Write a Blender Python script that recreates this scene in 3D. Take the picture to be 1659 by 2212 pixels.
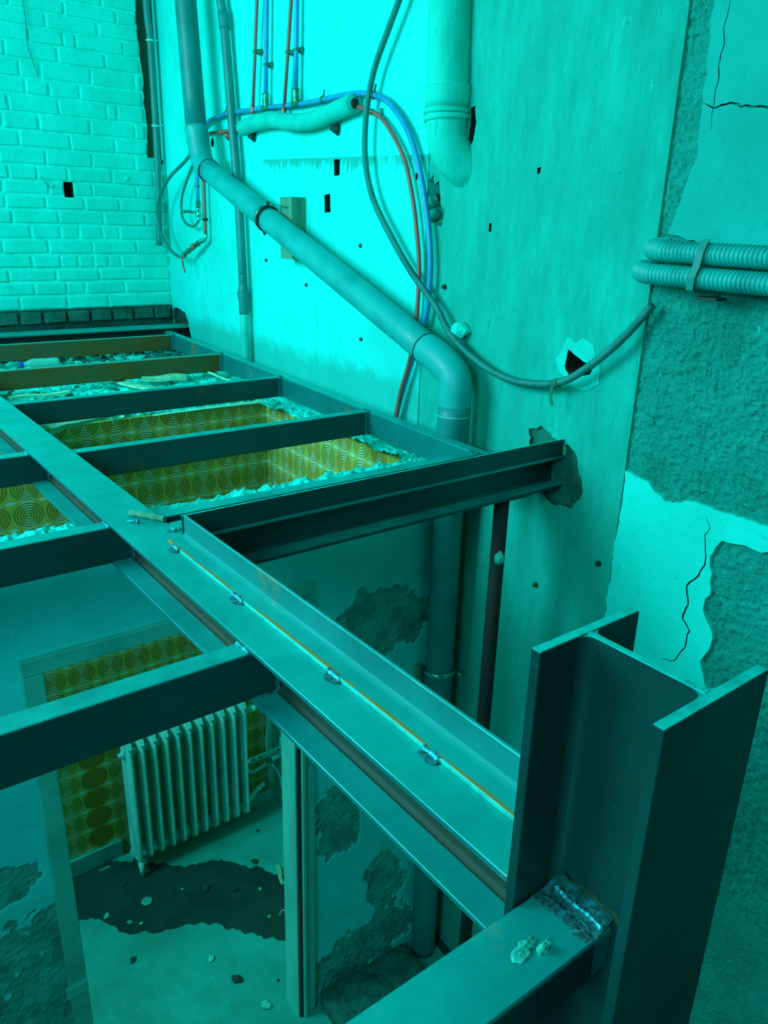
import bpy, bmesh, math, random
from mathutils import Vector, Matrix, noise

random.seed(7)
for o in list(bpy.data.objects):
    bpy.data.objects.remove(o, do_unlink=True)
scene = bpy.context.scene
COL = scene.collection

# ------------------------------------------------------------------ camera
cam_d = bpy.data.cameras.new('camera')
cam = bpy.data.objects.new('camera', cam_d)
COL.objects.link(cam)
right = Vector((0.79836399, -0.60157833, 0.02680404))
down = Vector((-0.18753563, -0.29068675, -0.93825988))
fwd = Vector((0.57222839, 0.74404618, -0.34489121))
R3 = Matrix((right, -down, -fwd)).transposed()
cam.matrix_world = Matrix.Translation((0, 0, 3.5)) @ R3.to_4x4()
cam_d.sensor_fit = 'HORIZONTAL'
cam_d.sensor_width = 36.0
cam_d.lens = 36.0 * 1689.775 / 1659.0
cam_d.clip_start = 0.05
scene.camera = cam

# ------------------------------------------------------------------ world, lights, exposure
world = bpy.data.worlds.new('world')
scene.world = world
world.use_nodes = True
bg = world.node_tree.nodes['Background']
bg.inputs[0].default_value = (0.32, 1.0, 1.1, 1)
bg.inputs[1].default_value = 0.5

def area_light(name, loc, target, sx, sy, power, color):
    d = bpy.data.lights.new(name, 'AREA')
    d.shape = 'RECTANGLE'; d.size = sx; d.size_y = sy
    d.energy = power; d.color = color
    o = bpy.data.objects.new(name, d)
    COL.objects.link(o)
    o.location = loc
    o.rotation_euler = (Vector(target) - Vector(loc)).to_track_quat('-Z', 'Y').to_euler()
    return o
# daylight coming in through the tall window of the left wall
area_light('window_and_fill_light', (-2.25, 3.6, 4.85), (2.2, 3.2, 3.0), 2.4, 1.8, 225, (0.32, 1.0, 1.10))
# added fill lamp beside the camera, in a made-up opening of that wall
area_light('window_and_fill_light', (-2.25, -.2, 4.5), (1.6, 1.6, 1.6), 1.3, 1.5, 80, (0.32, 1.0, 1.10))

scene.view_settings.view_transform = 'Standard'
scene.view_settings.look = 'None'
scene.view_settings.gamma = 1.0
scene.view_settings.use_curve_mapping = False
scene.view_settings.exposure = 0.0

# ------------------------------------------------------------------ helpers
def rgb(r, g, b):
    def f(c):
        c /= 255.0
        return c / 12.92 if c <= 0.04045 else ((c + 0.055) / 1.055) ** 2.4
    return (f(r), f(g), f(b), 1.0)

def link(name, me, mat=None, parent=None, smooth=False):
    o = bpy.data.objects.new(name, me)
    COL.objects.link(o)
    if mat is not None and not me.materials:
        me.materials.append(mat)
    if smooth:
        me.polygons.foreach_set('use_smooth', [True] * len(me.polygons))
    if parent is not None:
        o.parent = parent
    return o

def origin_of(parent):
    v = Vector((0, 0, 0))
    while parent is not None:
        v = v + parent.location
        parent = parent.parent
    return v

def mesh(name, vf, mat, parent=None, smooth=False):
    """verts in world coordinates, stored relative to the parent thing"""
    off = origin_of(parent)
    me = bpy.data.meshes.new(name)
    me.from_pydata([tuple(Vector(v) - off) for v in vf[0]], [], vf[1])
    me.update()
    return link(name, me, mat, parent, smooth)

def tag(o, label=None, cat=None, group=None, kind=None):
    if label: o['label'] = label
    if cat: o['category'] = cat
    if group: o['group'] = group
    if kind: o['kind'] = kind
    return o

def thing(name, loc, label, cat, group=None):
    o = bpy.data.objects.new(name, None)
    o.empty_display_size = 0.05
    COL.objects.link(o)
    o.location = loc
    return tag(o, label, cat, group)

def single(name, vf, mat, label, cat, group=None, smooth=False, base=None):
    """a thing that is one mesh; its origin sits at its base"""
    vs = [Vector(v) for v in vf[0]]
    if base is None:
        base = Vector((sum(v.x for v in vs) / len(vs), sum(v.y for v in vs) / len(vs), min(v.z for v in vs)))
    base = Vector(base)
    me = bpy.data.meshes.new(name)
    me.from_pydata([tuple(v - base) for v in vs], [], vf[1])
    me.update()
    o = link(name, me, mat, None, smooth)
    o.location = base
    return tag(o, label, cat, group)

def join(*parts):
    V, F = [], []
    for v, f in parts:
        n = len(V)
        V += [tuple(p) for p in v]
        F += [tuple(i + n for i in q) for q in f]
    return V, F

def box(x0, x1, y0, y1, z0, z1, bev=0.0, seg=1):
    if bev <= 0:
        V = [(x, y, z) for x in (x0, x1) for y in (y0, y1) for z in (z0, z1)]
        return V, [(0, 1, 3, 2), (4, 6, 7, 5), (0, 4, 5, 1), (2, 3, 7, 6), (0, 2, 6, 4), (1, 5, 7, 3)]
    bm = bmesh.new()
    bmesh.ops.create_cube(bm, size=1.0)
    for v in bm.verts:
        v.co = Vector((x0 + (v.co.x + .5) * (x1 - x0), y0 + (v.co.y + .5) * (y1 - y0), z0 + (v.co.z + .5) * (z1 - z0)))
    bmesh.ops.bevel(bm, geom=bm.edges[:], offset=bev, segments=seg, affect='EDGES', profile=0.5)
    bm.verts.index_update()
    out = ([tuple(v.co) for v in bm.verts], [tuple(v.index for v in f.verts) for f in bm.faces])
    bm.free()
    return out

def xf(vf, M):
    return [tuple(M @ Vector(v)) for v in vf[0]], vf[1]

def prism(poly, d, a=None):
    """poly: list of 3d points (planar); extruded by vector d"""
    d = Vector(d); n = len(poly)
    V = [tuple(Vector(p)) for p in poly] + [tuple(Vector(p) + d) for p in poly]
    F = [tuple(range(n - 1, -1, -1)), tuple(range(n, 2 * n))]
    for i in range(n):
        j = (i + 1) % n
        F.append((i, j, n + j, n + i))
    return V, F

def catmull(pts, n=8):
    P = [Vector(p) for p in pts]
    if len(P) < 3:
        return [P[0].lerp(P[-1], i / n) for i in range(n + 1)]
    out = []
    for i in range(len(P) - 1):
        p0 = P[max(i - 1, 0)]; p1 = P[i]; p2 = P[i + 1]; p3 = P[min(i + 2, len(P) - 1)]
        for k in range(n):
            t = k / n
            out.append(0.5 * ((2 * p1) + (p2 - p0) * t + (2 * p0 - 5 * p1 + 4 * p2 - p3) * t * t + (3 * p1 - p0 - 3 * p2 + p3) * t ** 3))
    out.append(P[-1])
    return out

def resample(path, step):
    L = [0.0]
    for a, b in zip(path, path[1:]):
        L.append(L[-1] + (b - a).length)
    n = max(2, int(L[-1] / step))
    out = []; k = 0
    for i in range(n + 1):
        s = L[-1] * i / n
        while k < len(L) - 2 and L[k + 1] < s:
            k += 1
        t = (s - L[k]) / max(L[k + 1] - L[k], 1e-9)
        out.append(path[k].lerp(path[k + 1], min(max(t, 0), 1)))
    return out

def tube(path, r, seg=14, caps=True, hollow=0.0):
    """r: number or function of (index, arc length)"""
    P = [Vector(p) for p in path]
    V, F = [], []
    t0 = (P[1] - P[0]).normalized()
    up = Vector((0, 0, 1)) if abs(t0.z) < 0.9 else Vector((1, 0, 0))
    nrm = (up - t0 * up.dot(t0)).normalized()
    s = 0.0
    for i, p in enumerate(P):
        if i == 0: t = t0
        elif i == len(P) - 1: t = (P[i] - P[i - 1]).normalized()
        else: t = (P[i + 1] - P[i - 1]).normalized()
        if i: s += (P[i] - P[i - 1]).length
        nrm = (nrm - t * nrm.dot(t)).normalized()
        b = t.cross(nrm)
        rr = r(i, s) if callable(r) else r
        for k in range(seg):
            a = 2 * math.pi * k / seg
            V.append(tuple(p + (nrm * math.cos(a) + b * math.sin(a)) * rr))
    n = len(P)
    for i in range(n - 1):
        for k in range(seg):
            k2 = (k + 1) % seg
            F.append((i * seg + k, i * seg + k2, (i + 1) * seg + k2, (i + 1) * seg + k))
    if caps:
        F.append(tuple(range(seg - 1, -1, -1)))
        F.append(tuple(range((n - 1) * seg, n * seg)))
    return V, F

def cyl(a, b, r, seg=14, r2=None):
    a = Vector(a); b = Vector(b)
    if r2 is None: return tube([a, b], r, seg)
    return tube([a, b], lambda i, s: r if i == 0 else r2, seg)

def ring(center, axis, r, w, th, seg=24, a0=0.0, a1=2 * math.pi):
    """band of width w (along the axis) and thickness th around an axis"""
    axis = Vector(axis).normalized(); c = Vector(center)
    up = Vector((0, 0, 1)) if abs(axis.z) < 0.9 else Vector((1, 0, 0))
    n = (up - axis * up.dot(axis)).normalized(); b = axis.cross(n)
    V, F = [], []
    for k in range(seg + 1):
        a = a0 + (a1 - a0) * k / seg
        d = n * math.cos(a) + b * math.sin(a)
        for rr, h in ((r, -w / 2), (r + th, -w / 2), (r + th, w / 2), (r, w / 2)):
            V.append(tuple(c + d * rr + axis * h))
    for k in range(seg):
        for q in range(4):
            q2 = (q + 1) % 4
            F.append((k * 4 + q, k * 4 + q2, (k + 1) * 4 + q2, (k + 1) * 4 + q))
    F.append((0, 3, 2, 1)); m = seg * 4; F.append((m, m + 1, m + 2, m + 3))
    return V, F

def lathe(prof, M, seg=20):
    V, F = [], []
    for (r, h) in prof:
        for k in range(seg):
            a = 2 * math.pi * k / seg
            V.append((r * math.cos(a), r * math.sin(a), h))
    for i in range(len(prof) - 1):
        for k in range(seg):
            k2 = (k + 1) % seg
            F.append((i * seg + k, i * seg + k2, (i + 1) * seg + k2, (i + 1) * seg + k))
    F.append(tuple(range(seg - 1, -1, -1))); F.append(tuple(range((len(prof) - 1) * seg, len(prof) * seg)))
    return xf((V, F), M)

def lump(c, rx, ry, rz, seed=0, sub=2, amp=0.35, fr=1.6):
    bm = bmesh.new()
    bmesh.ops.create_icosphere(bm, subdivisions=sub, radius=1.0)
    for v in bm.verts:
        n = noise.noise(v.co * fr + Vector((seed * 3.1, seed * 1.7, seed)))
        k = 1 + amp * n
        v.co = Vector((c[0] + v.co.x * rx * k, c[1] + v.co.y * ry * k, c[2] + v.co.z * rz * k))
    bm.verts.index_update()
    out = ([tuple(v.co) for v in bm.verts], [tuple(v.index for v in f.verts) for f in bm.faces])
    bm.free()
    return out

def bead(path, r, seed=0, step=0.0035, seg=8):
    """a lumpy weld bead along a path"""
    P = resample(catmull(path, 6), step)
    return tube(P, lambda i, s: r * (0.75 + 0.3 * math.sin(s * 900 + seed) + 0.35 * noise.noise(Vector((s * 160, seed, 0)))), seg)

def ragged(pts, amp=0.012, step=0.02, seed=0, closed=True):
    """2d outline with a torn edge"""
    out = []
    n = len(pts)
    for i in range(n if closed else n - 1):
        a = Vector((pts[i][0], pts[i][1])); b = Vector((pts[(i + 1) % n][0], pts[(i + 1) % n][1]))
        m = max(1, int((b - a).length / step))
        d = (b - a); nn = Vector((-d.y, d.x)).normalized()
        for k in range(m):
            p = a.lerp(b, k / m)
            q = noise.noise(Vector((p.x * 23 + seed, p.y * 23, seed))) + 0.5 * noise.noise(Vector((p.x * 70, p.y * 70 + seed, seed)))
            out.append(tuple(p + nn * amp * q))
    if not closed: out.append(tuple(pts[-1]))
    return out

# right wall: its plane leaves the y axis by about four degrees
WN = Vector((-1, 0.072, 0)).normalized()     # faces the room
def W(y, z, off=0.0):
    return Vector((1.9954 + 0.072 * y, y, z)) + WN * off
def WP(y, z, off=0.0):
    """same, keeping y fixed (off measured along x)"""
    return Vector((1.9954 + 0.072 * y - off, y, z))
def chan_x(y):
    return 1.907 + 0.0824 * (y - 1.985)

def boolean_cut(o, cutters):
    for c in cutters:
        m = o.modifiers.new('cut', 'BOOLEAN')
        m.operation = 'DIFFERENCE'; m.object = c; m.solver = 'EXACT'
        m.material_mode = 'TRANSFER'
    dg = bpy.context.evaluated_depsgraph_get()
    me = bpy.data.meshes.new_from_object(o.evaluated_get(dg))
    o.modifiers.clear()
    o.data = me
    for c in cutters:
        bpy.data.objects.remove(c, do_unlink=True)

# ------------------------------------------------------------------ materials
class NT:
    def __init__(self, name):
        self.m = bpy.data.materials.new(name); self.m.use_nodes = True
        self.t = self.m.node_tree; self.b = self.t.nodes['Principled BSDF']
        self.pos = self.n('ShaderNodeNewGeometry').outputs['Position']
    def n(self, ty, **kw):
        x = self.t.nodes.new(ty)
        for k, v in kw.items(): setattr(x, k, v)
        return x
    def l(self, a, b): self.t.links.new(a, b)
    def mapped(self, sc=(1, 1, 1), loc=(0, 0, 0)):
        mp = self.n('ShaderNodeMapping'); mp.inputs['Scale'].default_value = sc; mp.inputs['Location'].default_value = loc
        self.l(self.pos, mp.inputs['Vector']); return mp.outputs[0]
    def noise(self, scale, detail=4, rough=.6, stretch=(1, 1, 1), loc=(0, 0, 0), dist=0.0):
        x = self.n('ShaderNodeTexNoise'); x.inputs['Scale'].default_value = scale
        x.inputs['Detail'].default_value = detail; x.inputs['Roughness'].default_value = rough
        x.inputs['Distortion'].default_value = dist
        self.l(self.mapped(stretch, loc), x.inputs['Vector']); return x.outputs['Fac']
    def voro(self, scale, feature='F1', stretch=(1, 1, 1)):
        x = self.n('ShaderNodeTexVoronoi'); x.feature = feature; x.inputs['Scale'].default_value = scale
        self.l(self.mapped(stretch), x.inputs['Vector']); return x.outputs['Distance']
    def ramp(self, fac, a, b, ca=(0, 0, 0, 1), cb=(1, 1, 1, 1)):
        x = self.n('ShaderNodeValToRGB'); e = x.color_ramp.elements
        e[0].position = a; e[1].position = b; e[0].color = ca; e[1].color = cb
        self.l(fac, x.inputs['Fac']); return x.outputs['Color']
    def math(self, op, a, b=None, clamp=False):
        x = self.n('ShaderNodeMath'); x.operation = op; x.use_clamp = clamp
        for i, v in enumerate((a, b)):
            if v is None: continue
            if hasattr(v, 'is_linked'): self.l(v, x.inputs[i])
            else: x.inputs[i].default_value = v
        return x.outputs[0]
    def mix(self, fac, a, b, mode='MIX'):
        x = self.n('ShaderNodeMix'); x.data_type = 'RGBA'; x.blend_type = mode
        for k, v in ((0, fac), (6, a), (7, b)):
            if hasattr(v, 'is_linked'): self.l(v, x.inputs[k])
            else: x.inputs[k].default_value = v
        return x.outputs[2]
    def xyz(self):
        x = self.n('ShaderNodeSeparateXYZ'); self.l(self.pos, x.inputs[0]); return x.outputs
    def band(self, v, a, b, soft):
        """1 between a and b with soft edges"""
        u = self.math('DIVIDE', self.math('SUBTRACT', v, a), soft, True)
        w = self.math('DIVIDE', self.math('SUBTRACT', b, v), soft, True)
        return self.math('MULTIPLY', u, w)
    def bump(self, h, strength, dist=0.01):
        x = self.n('ShaderNodeBump'); x.inputs['Strength'].default_value = strength; x.inputs['Distance'].default_value = dist
        self.l(h, x.inputs['Height'])
        if self.b.inputs['Normal'].is_linked:
            self.l(self.b.inputs['Normal'].links[0].from_socket, x.inputs['Normal'])
        self.l(x.outputs[0], self.b.inputs['Normal'])
    def out(self, col, rough=0.8, metal=0.0, spec=0.5):
        if hasattr(col, 'is_linked'): self.l(col, self.b.inputs['Base Color'])
        else: self.b.inputs['Base Color'].default_value = col
        if hasattr(rough, 'is_linked'): self.l(rough, self.b.inputs['Roughness'])
        else: self.b.inputs['Roughness'].default_value = rough
        self.b.inputs['Metallic'].default_value = metal
        self.b.inputs['Specular IOR Level'].default_value = spec
        return self.m

def plaster(name, c1, c2, c3, big=1.5, fine=25, stretch=(1, 1, 1), bump=.3, lo=.42, hi=.62, spec=.2, rough=.85):
    t = NT(name)
    a = t.ramp(t.noise(big, 6, .65, stretch), lo, hi)
    col = t.mix(a, c1, c2)
    sp = t.ramp(t.noise(fine, 6, .7, stretch), .58, .72)
    col = t.mix(t.math('MULTIPLY', sp, .55), col, c3)
    t.bump(t.noise(fine * 1.3, 6, .7, stretch), bump, .008)
    t.bump(t.noise(big * 3, 3, .5, stretch), bump, .02)
    return t.out(col, rough, 0, spec)

def simple(name, c, rough=.5, metal=0.0, spec=.4, c2=None, scale=12, bump=0.0, stretch=(1, 1, 1), lo=.45, hi=.65):
    t = NT(name)
    col = c
    if c2 is not None:
        col = t.mix(t.ramp(t.noise(scale, 5, .65, stretch), lo, hi), c, c2)
    if bump: t.bump(t.noise(scale * 4, 5, .7, stretch), bump, .006)
    return t.out(col, rough, metal, spec)

M = {}
# painted plaster of the bright part of the right wall, with a scraped band and a dirty foot
def mat_bright():
    t = NT('painted_plaster')
    x, y, z = t.xyz()
    col = t.mix(t.ramp(t.noise(1.3, 6, .6), .4, .62), rgb(0, 240, 230), rgb(0, 218, 206))
    ln = t.math('ADD', t.math('MULTIPLY', t.math('SUBTRACT', t.noise(34, 3, .6, (1, 1, .04)), .36), .22), .012)
    dep = t.math('SUBTRACT', t.math('ADD', 3.795, t.math('MULTIPLY', t.math('SUBTRACT', y, 3.5), .033)), z)
    bnd = t.math('MULTIPLY', t.math('DIVIDE', t.math('SUBTRACT', ln, dep), .02, True), t.math('GREATER_THAN', dep, 0.0))
    bnd = t.math('MULTIPLY', bnd, t.ramp(t.noise(3.2, 4, .6), .36, .52))
    bnd = t.math('MULTIPLY', bnd, t.math('LESS_THAN', y, 4.7))
    col = t.mix(t.math('MULTIPLY', bnd, .7), col, rgb(0, 150, 132))
    foot = t.band(t.math('ADD', z, t.math('MULTIPLY', t.math('SUBTRACT', t.noise(7, 8, .75), .5), .30)), 1.0, 2.87, .08)
    col = t.mix(t.math('MULTIPLY', foot, .6), col, rgb(20, 160, 142))
    sp = t.ramp(t.noise(26, 7, .75), .64, .71)
    col = t.mix(t.math('MULTIPLY', sp, .6), col, rgb(0, 130, 112))
    col = t.mix(t.math('MULTIPLY', t.ramp(t.noise(2.4, 8, .75, (1, 1.5, .6), (4, 4, 4)), .54, .66), .35), col, rgb(0, 176, 160))
    t.bump(t.noise(34, 6, .7), .18, .006); t.bump(t.noise(4, 4, .6), .25, .02)
    return t.out(col, .75, 0, .25)
M['bright'] = mat_bright()
def mat_mid():
    t = NT('trowelled_plaster')
    col = t.mix(t.ramp(t.noise(6, 8, .75, (1, 1.8, .4)), .34, .68), rgb(0, 206, 186), rgb(0, 164, 142))
    col = t.mix(t.ramp(t.noise(1.6, 6, .7), .42, .68), col, rgb(6, 176, 154))
    lite = t.ramp(t.noise(30, 8, .8, (1, 2.0, .6)), .58, .70)
    col = t.mix(t.math('MULTIPLY', lite, .75), col, rgb(50, 232, 214))
    pit = t.ramp(t.noise(34, 5, .65, (1, 1, .8)), .66, .73)
    col = t.mix(t.math('MULTIPLY', pit, .7), col, rgb(10, 104, 90))
    t.bump(t.noise(60, 7, .8, (1, 1.6, .6)), .55, .010); t.bump(t.noise(9, 5, .6), .25, .02)
    return t.out(col, .8, 0, .2)
M['mid'] = mat_mid()
def mat_concrete():
    t = NT('rough_concrete')
    col = t.mix(t.ramp(t.noise(5, 8, .75), .38, .64), rgb(0, 176, 158), rgb(0, 146, 128))
    col = t.mix(t.math('MULTIPLY', t.ramp(t.noise(75, 4, .7), .60, .68), .75), col, rgb(50, 214, 196))
    col = t.mix(t.math('MULTIPLY', t.ramp(t.noise(48, 5, .7, (1, 1, 1), (3, 1, 2)), .62, .70), .8), col, rgb(6, 80, 66))
    t.bump(t.noise(120, 5, .8), .9, .006); t.bump(t.voro(70), .5, .006)
    return t.out(col, .9, 0, .25)
M['concrete'] = mat_concrete()
M['smooth_patch'] = plaster('smooth_plaster', rgb(0, 178, 166), rgb(0, 164, 150), rgb(0, 138, 124), 2, 30, bump=.2)
M['pale_patch'] = plaster('pale_plaster', rgb(0, 240, 222), rgb(0, 222, 202), rgb(0, 170, 148), 2, 22, bump=.3)  # pale by its own plaster colour
M['wallA'] = plaster('old_painted_wall', rgb(10, 182, 168), rgb(14, 158, 142), rgb(30, 122, 104), 2.2, 14, bump=.45)
def mat_wallA():
    t = NT('peeling_painted_wall')
    col = t.mix(t.ramp(t.noise(2.0, 6, .6), .4, .62), rgb(30, 236, 232), rgb(30, 214, 206))
    x, y, z = t.xyz()
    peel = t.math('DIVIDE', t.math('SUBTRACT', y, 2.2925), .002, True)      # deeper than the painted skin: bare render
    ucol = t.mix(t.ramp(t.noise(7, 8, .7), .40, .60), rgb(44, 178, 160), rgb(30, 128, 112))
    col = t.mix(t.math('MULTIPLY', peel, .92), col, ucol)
    scr = t.ramp(t.noise(20, 7, .75), .62, .72)
    col = t.mix(t.math('MULTIPLY', scr, .2), col, rgb(60, 250, 240))
    # faint courses of the bricks under the paint
    br = t.n('ShaderNodeTexBrick'); br.inputs['Scale'].default_value = 1.0
    br.inputs['Brick Width'].default_value = .29; br.inputs['Row Height'].default_value = .09
    br.inputs['Mortar Size'].default_value = .008; br.inputs['Mortar Smooth'].default_value = .6
    cmb = t.n('ShaderNodeCombineXYZ'); t.l(x, cmb.inputs[0]); t.l(z, cmb.inputs[1]); t.l(cmb.outputs[0], br.inputs['Vector'])
    t.bump(br.outputs['Fac'], .12, -.004)
    t.bump(t.noise(18, 7, .7), .35, .01)
    return t.out(col, .6, 0, .3)
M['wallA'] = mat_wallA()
M['brick_paint'] = plaster('painted_brick', rgb(0, 232, 214), rgb(0, 218, 198), rgb(0, 190, 168), 3, 24, bump=.35)
M['mortar_paint'] = plaster('painted_mortar', rgb(0, 244, 226), rgb(0, 226, 206), rgb(0, 196, 174), 6, 40, bump=.5)
M['bare_brick'] = plaster('bare_brick', rgb(24, 112, 98), rgb(18, 84, 72), rgb(60, 150, 128), 8, 40, bump=.6)
M['dark_mortar'] = plaster('dark_mortar', rgb(14, 84, 72), rgb(10, 62, 54), rgb(30, 120, 104), 8, 40, bump=.7)
M['pocket'] = plaster('pocket_mortar', rgb(16, 122, 104), rgb(10, 92, 78), rgb(30, 140, 122), 8, 40, bump=.7)
M['hole'] = simple('hole_shade', rgb(8, 44, 36), .95, c2=rgb(30, 70, 56), scale=20, bump=.4)  # near-black colour paints in the shade deep inside holes and cracks
M['slot'] = simple('bare_masonry', rgb(6, 96, 74), .95, c2=rgb(30, 104, 70), scale=14, bump=.5)
M['rubble'] = plaster('rubble', rgb(0, 242, 226), rgb(10, 206, 188), rgb(24, 120, 104), 12, 40, bump=.8)
M['rubble_dark'] = plaster('dark_rubble', rgb(24, 130, 112), rgb(20, 90, 78), rgb(60, 60, 50), 12, 40, bump=.8)

def mat_steel(name, c1, c2, rust, amt=.5, rough=.45, metal=.3, lit_dust=.6):
    """dark mill scale with rust, and a dusty pale tone, top light put into colour, on whatever faces up"""
    t = NT(name)
    a = t.ramp(t.noise(3.2, 7, .65), .35, .7)
    col = t.mix(a, c1, c2)
    r = t.ramp(t.noise(4.5, 9, .72, (1, 1, 1), (2, 7, 3)), .58, .70)
    col = t.mix(t.math('MULTIPLY', r, amt), col, rust)
    s = t.ramp(t.noise(60, 5, .7, (.3, .3, 1)), .66, .74)
    col = t.mix(t.math('MULTIPLY', s, .25), col, rgb(0, 190, 175))
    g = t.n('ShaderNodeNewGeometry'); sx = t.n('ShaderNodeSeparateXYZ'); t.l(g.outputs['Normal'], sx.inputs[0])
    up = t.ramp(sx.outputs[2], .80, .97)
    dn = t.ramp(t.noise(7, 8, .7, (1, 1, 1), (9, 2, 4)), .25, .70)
    df = t.math('MULTIPLY', up, t.math('MULTIPLY', t.math('ADD', t.math('MULTIPLY', dn, .5), .5), lit_dust))
    col = t.mix(df, col, t.mix(dn, rgb(0, 186, 176), rgb(0, 214, 202)))  # upward faces painted paler: dusty, and brightened to carry the top light
    rr = t.math('ADD', t.math('MULTIPLY', a, .12), rough)
    t.bump(t.noise(50, 4, .6), .08, .003)
    return t.out(col, rr, metal, .4)
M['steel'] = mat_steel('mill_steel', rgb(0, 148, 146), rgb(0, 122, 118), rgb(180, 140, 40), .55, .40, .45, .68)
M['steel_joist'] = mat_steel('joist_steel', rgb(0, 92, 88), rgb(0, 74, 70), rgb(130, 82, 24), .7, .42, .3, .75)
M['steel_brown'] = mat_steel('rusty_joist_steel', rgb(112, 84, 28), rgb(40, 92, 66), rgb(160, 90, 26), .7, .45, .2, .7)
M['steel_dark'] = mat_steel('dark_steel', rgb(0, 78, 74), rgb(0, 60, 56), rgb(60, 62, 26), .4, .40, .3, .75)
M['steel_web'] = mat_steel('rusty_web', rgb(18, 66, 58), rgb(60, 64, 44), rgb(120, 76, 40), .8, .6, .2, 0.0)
def mat_angle():
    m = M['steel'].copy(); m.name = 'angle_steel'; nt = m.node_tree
    b = nt.nodes['Principled BSDF']; src = b.inputs['Base Color'].links[0].from_socket
    g = nt.nodes.new('ShaderNodeNewGeometry'); sp = nt.nodes.new('ShaderNodeSeparateXYZ'); nt.links.new(g.outputs['Position'], sp.inputs[0])
    mp = nt.nodes.new('ShaderNodeMapping'); mp.inputs['Scale'].default_value = (1, .35, 1); nt.links.new(g.outputs['Position'], mp.inputs['Vector'])
    nz = nt.nodes.new('ShaderNodeTexNoise'); nz.inputs['Scale'].default_value = 26; nz.inputs['Detail'].default_value = 6; nt.links.new(mp.outputs[0], nz.inputs['Vector'])
    def mth(op, a, b_, cl=False):
        x = nt.nodes.new('ShaderNodeMath'); x.operation = op; x.use_clamp = cl
        for i, v in enumerate((a, b_)):
            if hasattr(v, 'is_linked'): nt.links.new(v, x.inputs[i])
            else: x.inputs[i].default_value = v
        return x.outputs[0]
    # rust run along the welded edge of the angle, and a browner strip in its hollow
    w1_ = mth('DIVIDE', mth('SUBTRACT', mth('ADD', .664, mth('MULTIPLY', nz.outputs['Fac'], .017)), sp.outputs[0]), .003, True)
    w2_ = mth('GREATER_THAN', nz.outputs['Fac'], .44)
    mx = nt.nodes.new('ShaderNodeMix'); mx.data_type = 'RGBA'
    nt.links.new(mth('MULTIPLY', mth('MULTIPLY', w1_, w2_), .8), mx.inputs[0]); nt.links.new(src, mx.inputs[6]); mx.inputs[7].default_value = rgb(196, 138, 40)
    nt.links.new(mx.outputs[2], b.inputs['Base Color'])
    return m
M['angle'] = mat_angle()
M['cut_edge'] = simple('cut_steel_edge', rgb(0, 208, 194), .5, .2, .5, rgb(0, 172, 160), 40)
M['rust_pipe'] = simple('rusty_tube', rgb(26, 52, 46), .8, .1, .3, rgb(58, 44, 38), 14, .4)
def mat_weld():
    t = NT('weld_metal')
    col = t.mix(t.ramp(t.noise(90, 4, .6), .4, .62), rgb(4, 120, 130), rgb(30, 214, 228))
    t.bump(t.noise(160, 3, .6), .5, .004)
    return t.out(col, .3, .4, .6)
M['weld'] = mat_weld()
M['weld_dark'] = simple('burnt_weld', rgb(4, 86, 84), .35, .4, .6, rgb(20, 150, 152), 130, .6)

M['pvc'] = simple('grey_plastic_pipe', rgb(4, 138, 133), .42, 0, .35, rgb(4, 124, 118), 5)
M['pvc2'] = simple('lighter_grey_plastic', rgb(6, 176, 170), .45, 0, .35, rgb(4, 158, 152), 6)
M['pvc_pale'] = simple('pale_plastic_pipe', rgb(0, 196, 180), .5, 0, .35, rgb(0, 176, 160), 6)
M['clay'] = plaster('painted_clay_pipe', rgb(0, 214, 190), rgb(0, 190, 166), rgb(0, 130, 112), 4, 26, (1, 1, .4), .3)
M['rubber'] = simple('black_rubber', rgb(6, 50, 48), .6)
M['foam'] = simple('pipe_foam', rgb(0, 200, 182), .9, 0, .15, rgb(0, 182, 164), 10, .25)
M['copper'] = simple('copper_pipe', rgb(190, 110, 92), .42, .3, .5, rgb(100, 124, 104), 26)
M['copper_brown'] = simple('brown_pipe', rgb(168, 100, 88), .5, .1, .4, rgb(140, 104, 92), 14)
M['blue'] = simple('blue_pipe', rgb(14, 156, 200), .4, 0, .4, rgb(10, 138, 184), 8)
M['brass'] = simple('brass_fitting', rgb(40, 128, 100), .38, .6, .5, rgb(60, 176, 146), 40)
M['chrome'] = simple('chrome', rgb(90, 214, 200), .2, .9, .5)
M['hose'] = simple('braided_hose', rgb(20, 142, 128), .45, .2, .4, rgb(10, 116, 104), 90)
M['flex'] = simple('grey_conduit', rgb(16, 138, 128), .5, 0, .35, rgb(10, 118, 110), 10)
M['flex_big'] = simple('ribbed_conduit', rgb(20, 182, 172), .45, 0, .35, rgb(14, 156, 146), 9)
M['tape'] = simple('old_tape', rgb(30, 116, 92), .7)
M['burn'] = simple('burnt_steel', rgb(30, 76, 50), .6, .2, .3, rgb(12, 60, 54), 60)
M['halo'] = plaster('fresh_plaster', rgb(0, 220, 202), rgb(0, 200, 180), rgb(0, 170, 150), 6, 30, bump=.4)
M['wood'] = simple('raw_wood', rgb(80, 156, 128), .75, 0, .2, rgb(60, 132, 106), 14, .3, (1, 1, .15))
M['lath'] = simple('pale_lath', rgb(130, 222, 180), .8, 0, .2, rgb(96, 186, 146), 18, .3)
M['paper'] = simple('torn_paper', rgb(140, 240, 200), .85, 0, .2, rgb(100, 216, 180), 10, .3)
M['zip'] = simple('pale_clip', rgb(60, 232, 214), .5)
M['wire'] = simple('thin_wire', rgb(20, 100, 90), .6)
M['radiator'] = simple('old_radiator_paint', rgb(100, 236, 222), .5, 0, .3, rgb(70, 204, 190), 16, .3, (1, 1, .3))
M['frame_paint'] = simple('door_frame_paint', rgb(70, 206, 182), .55, 0, .3, rgb(56, 184, 162), 6, .15, (1, 1, .3))
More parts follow.
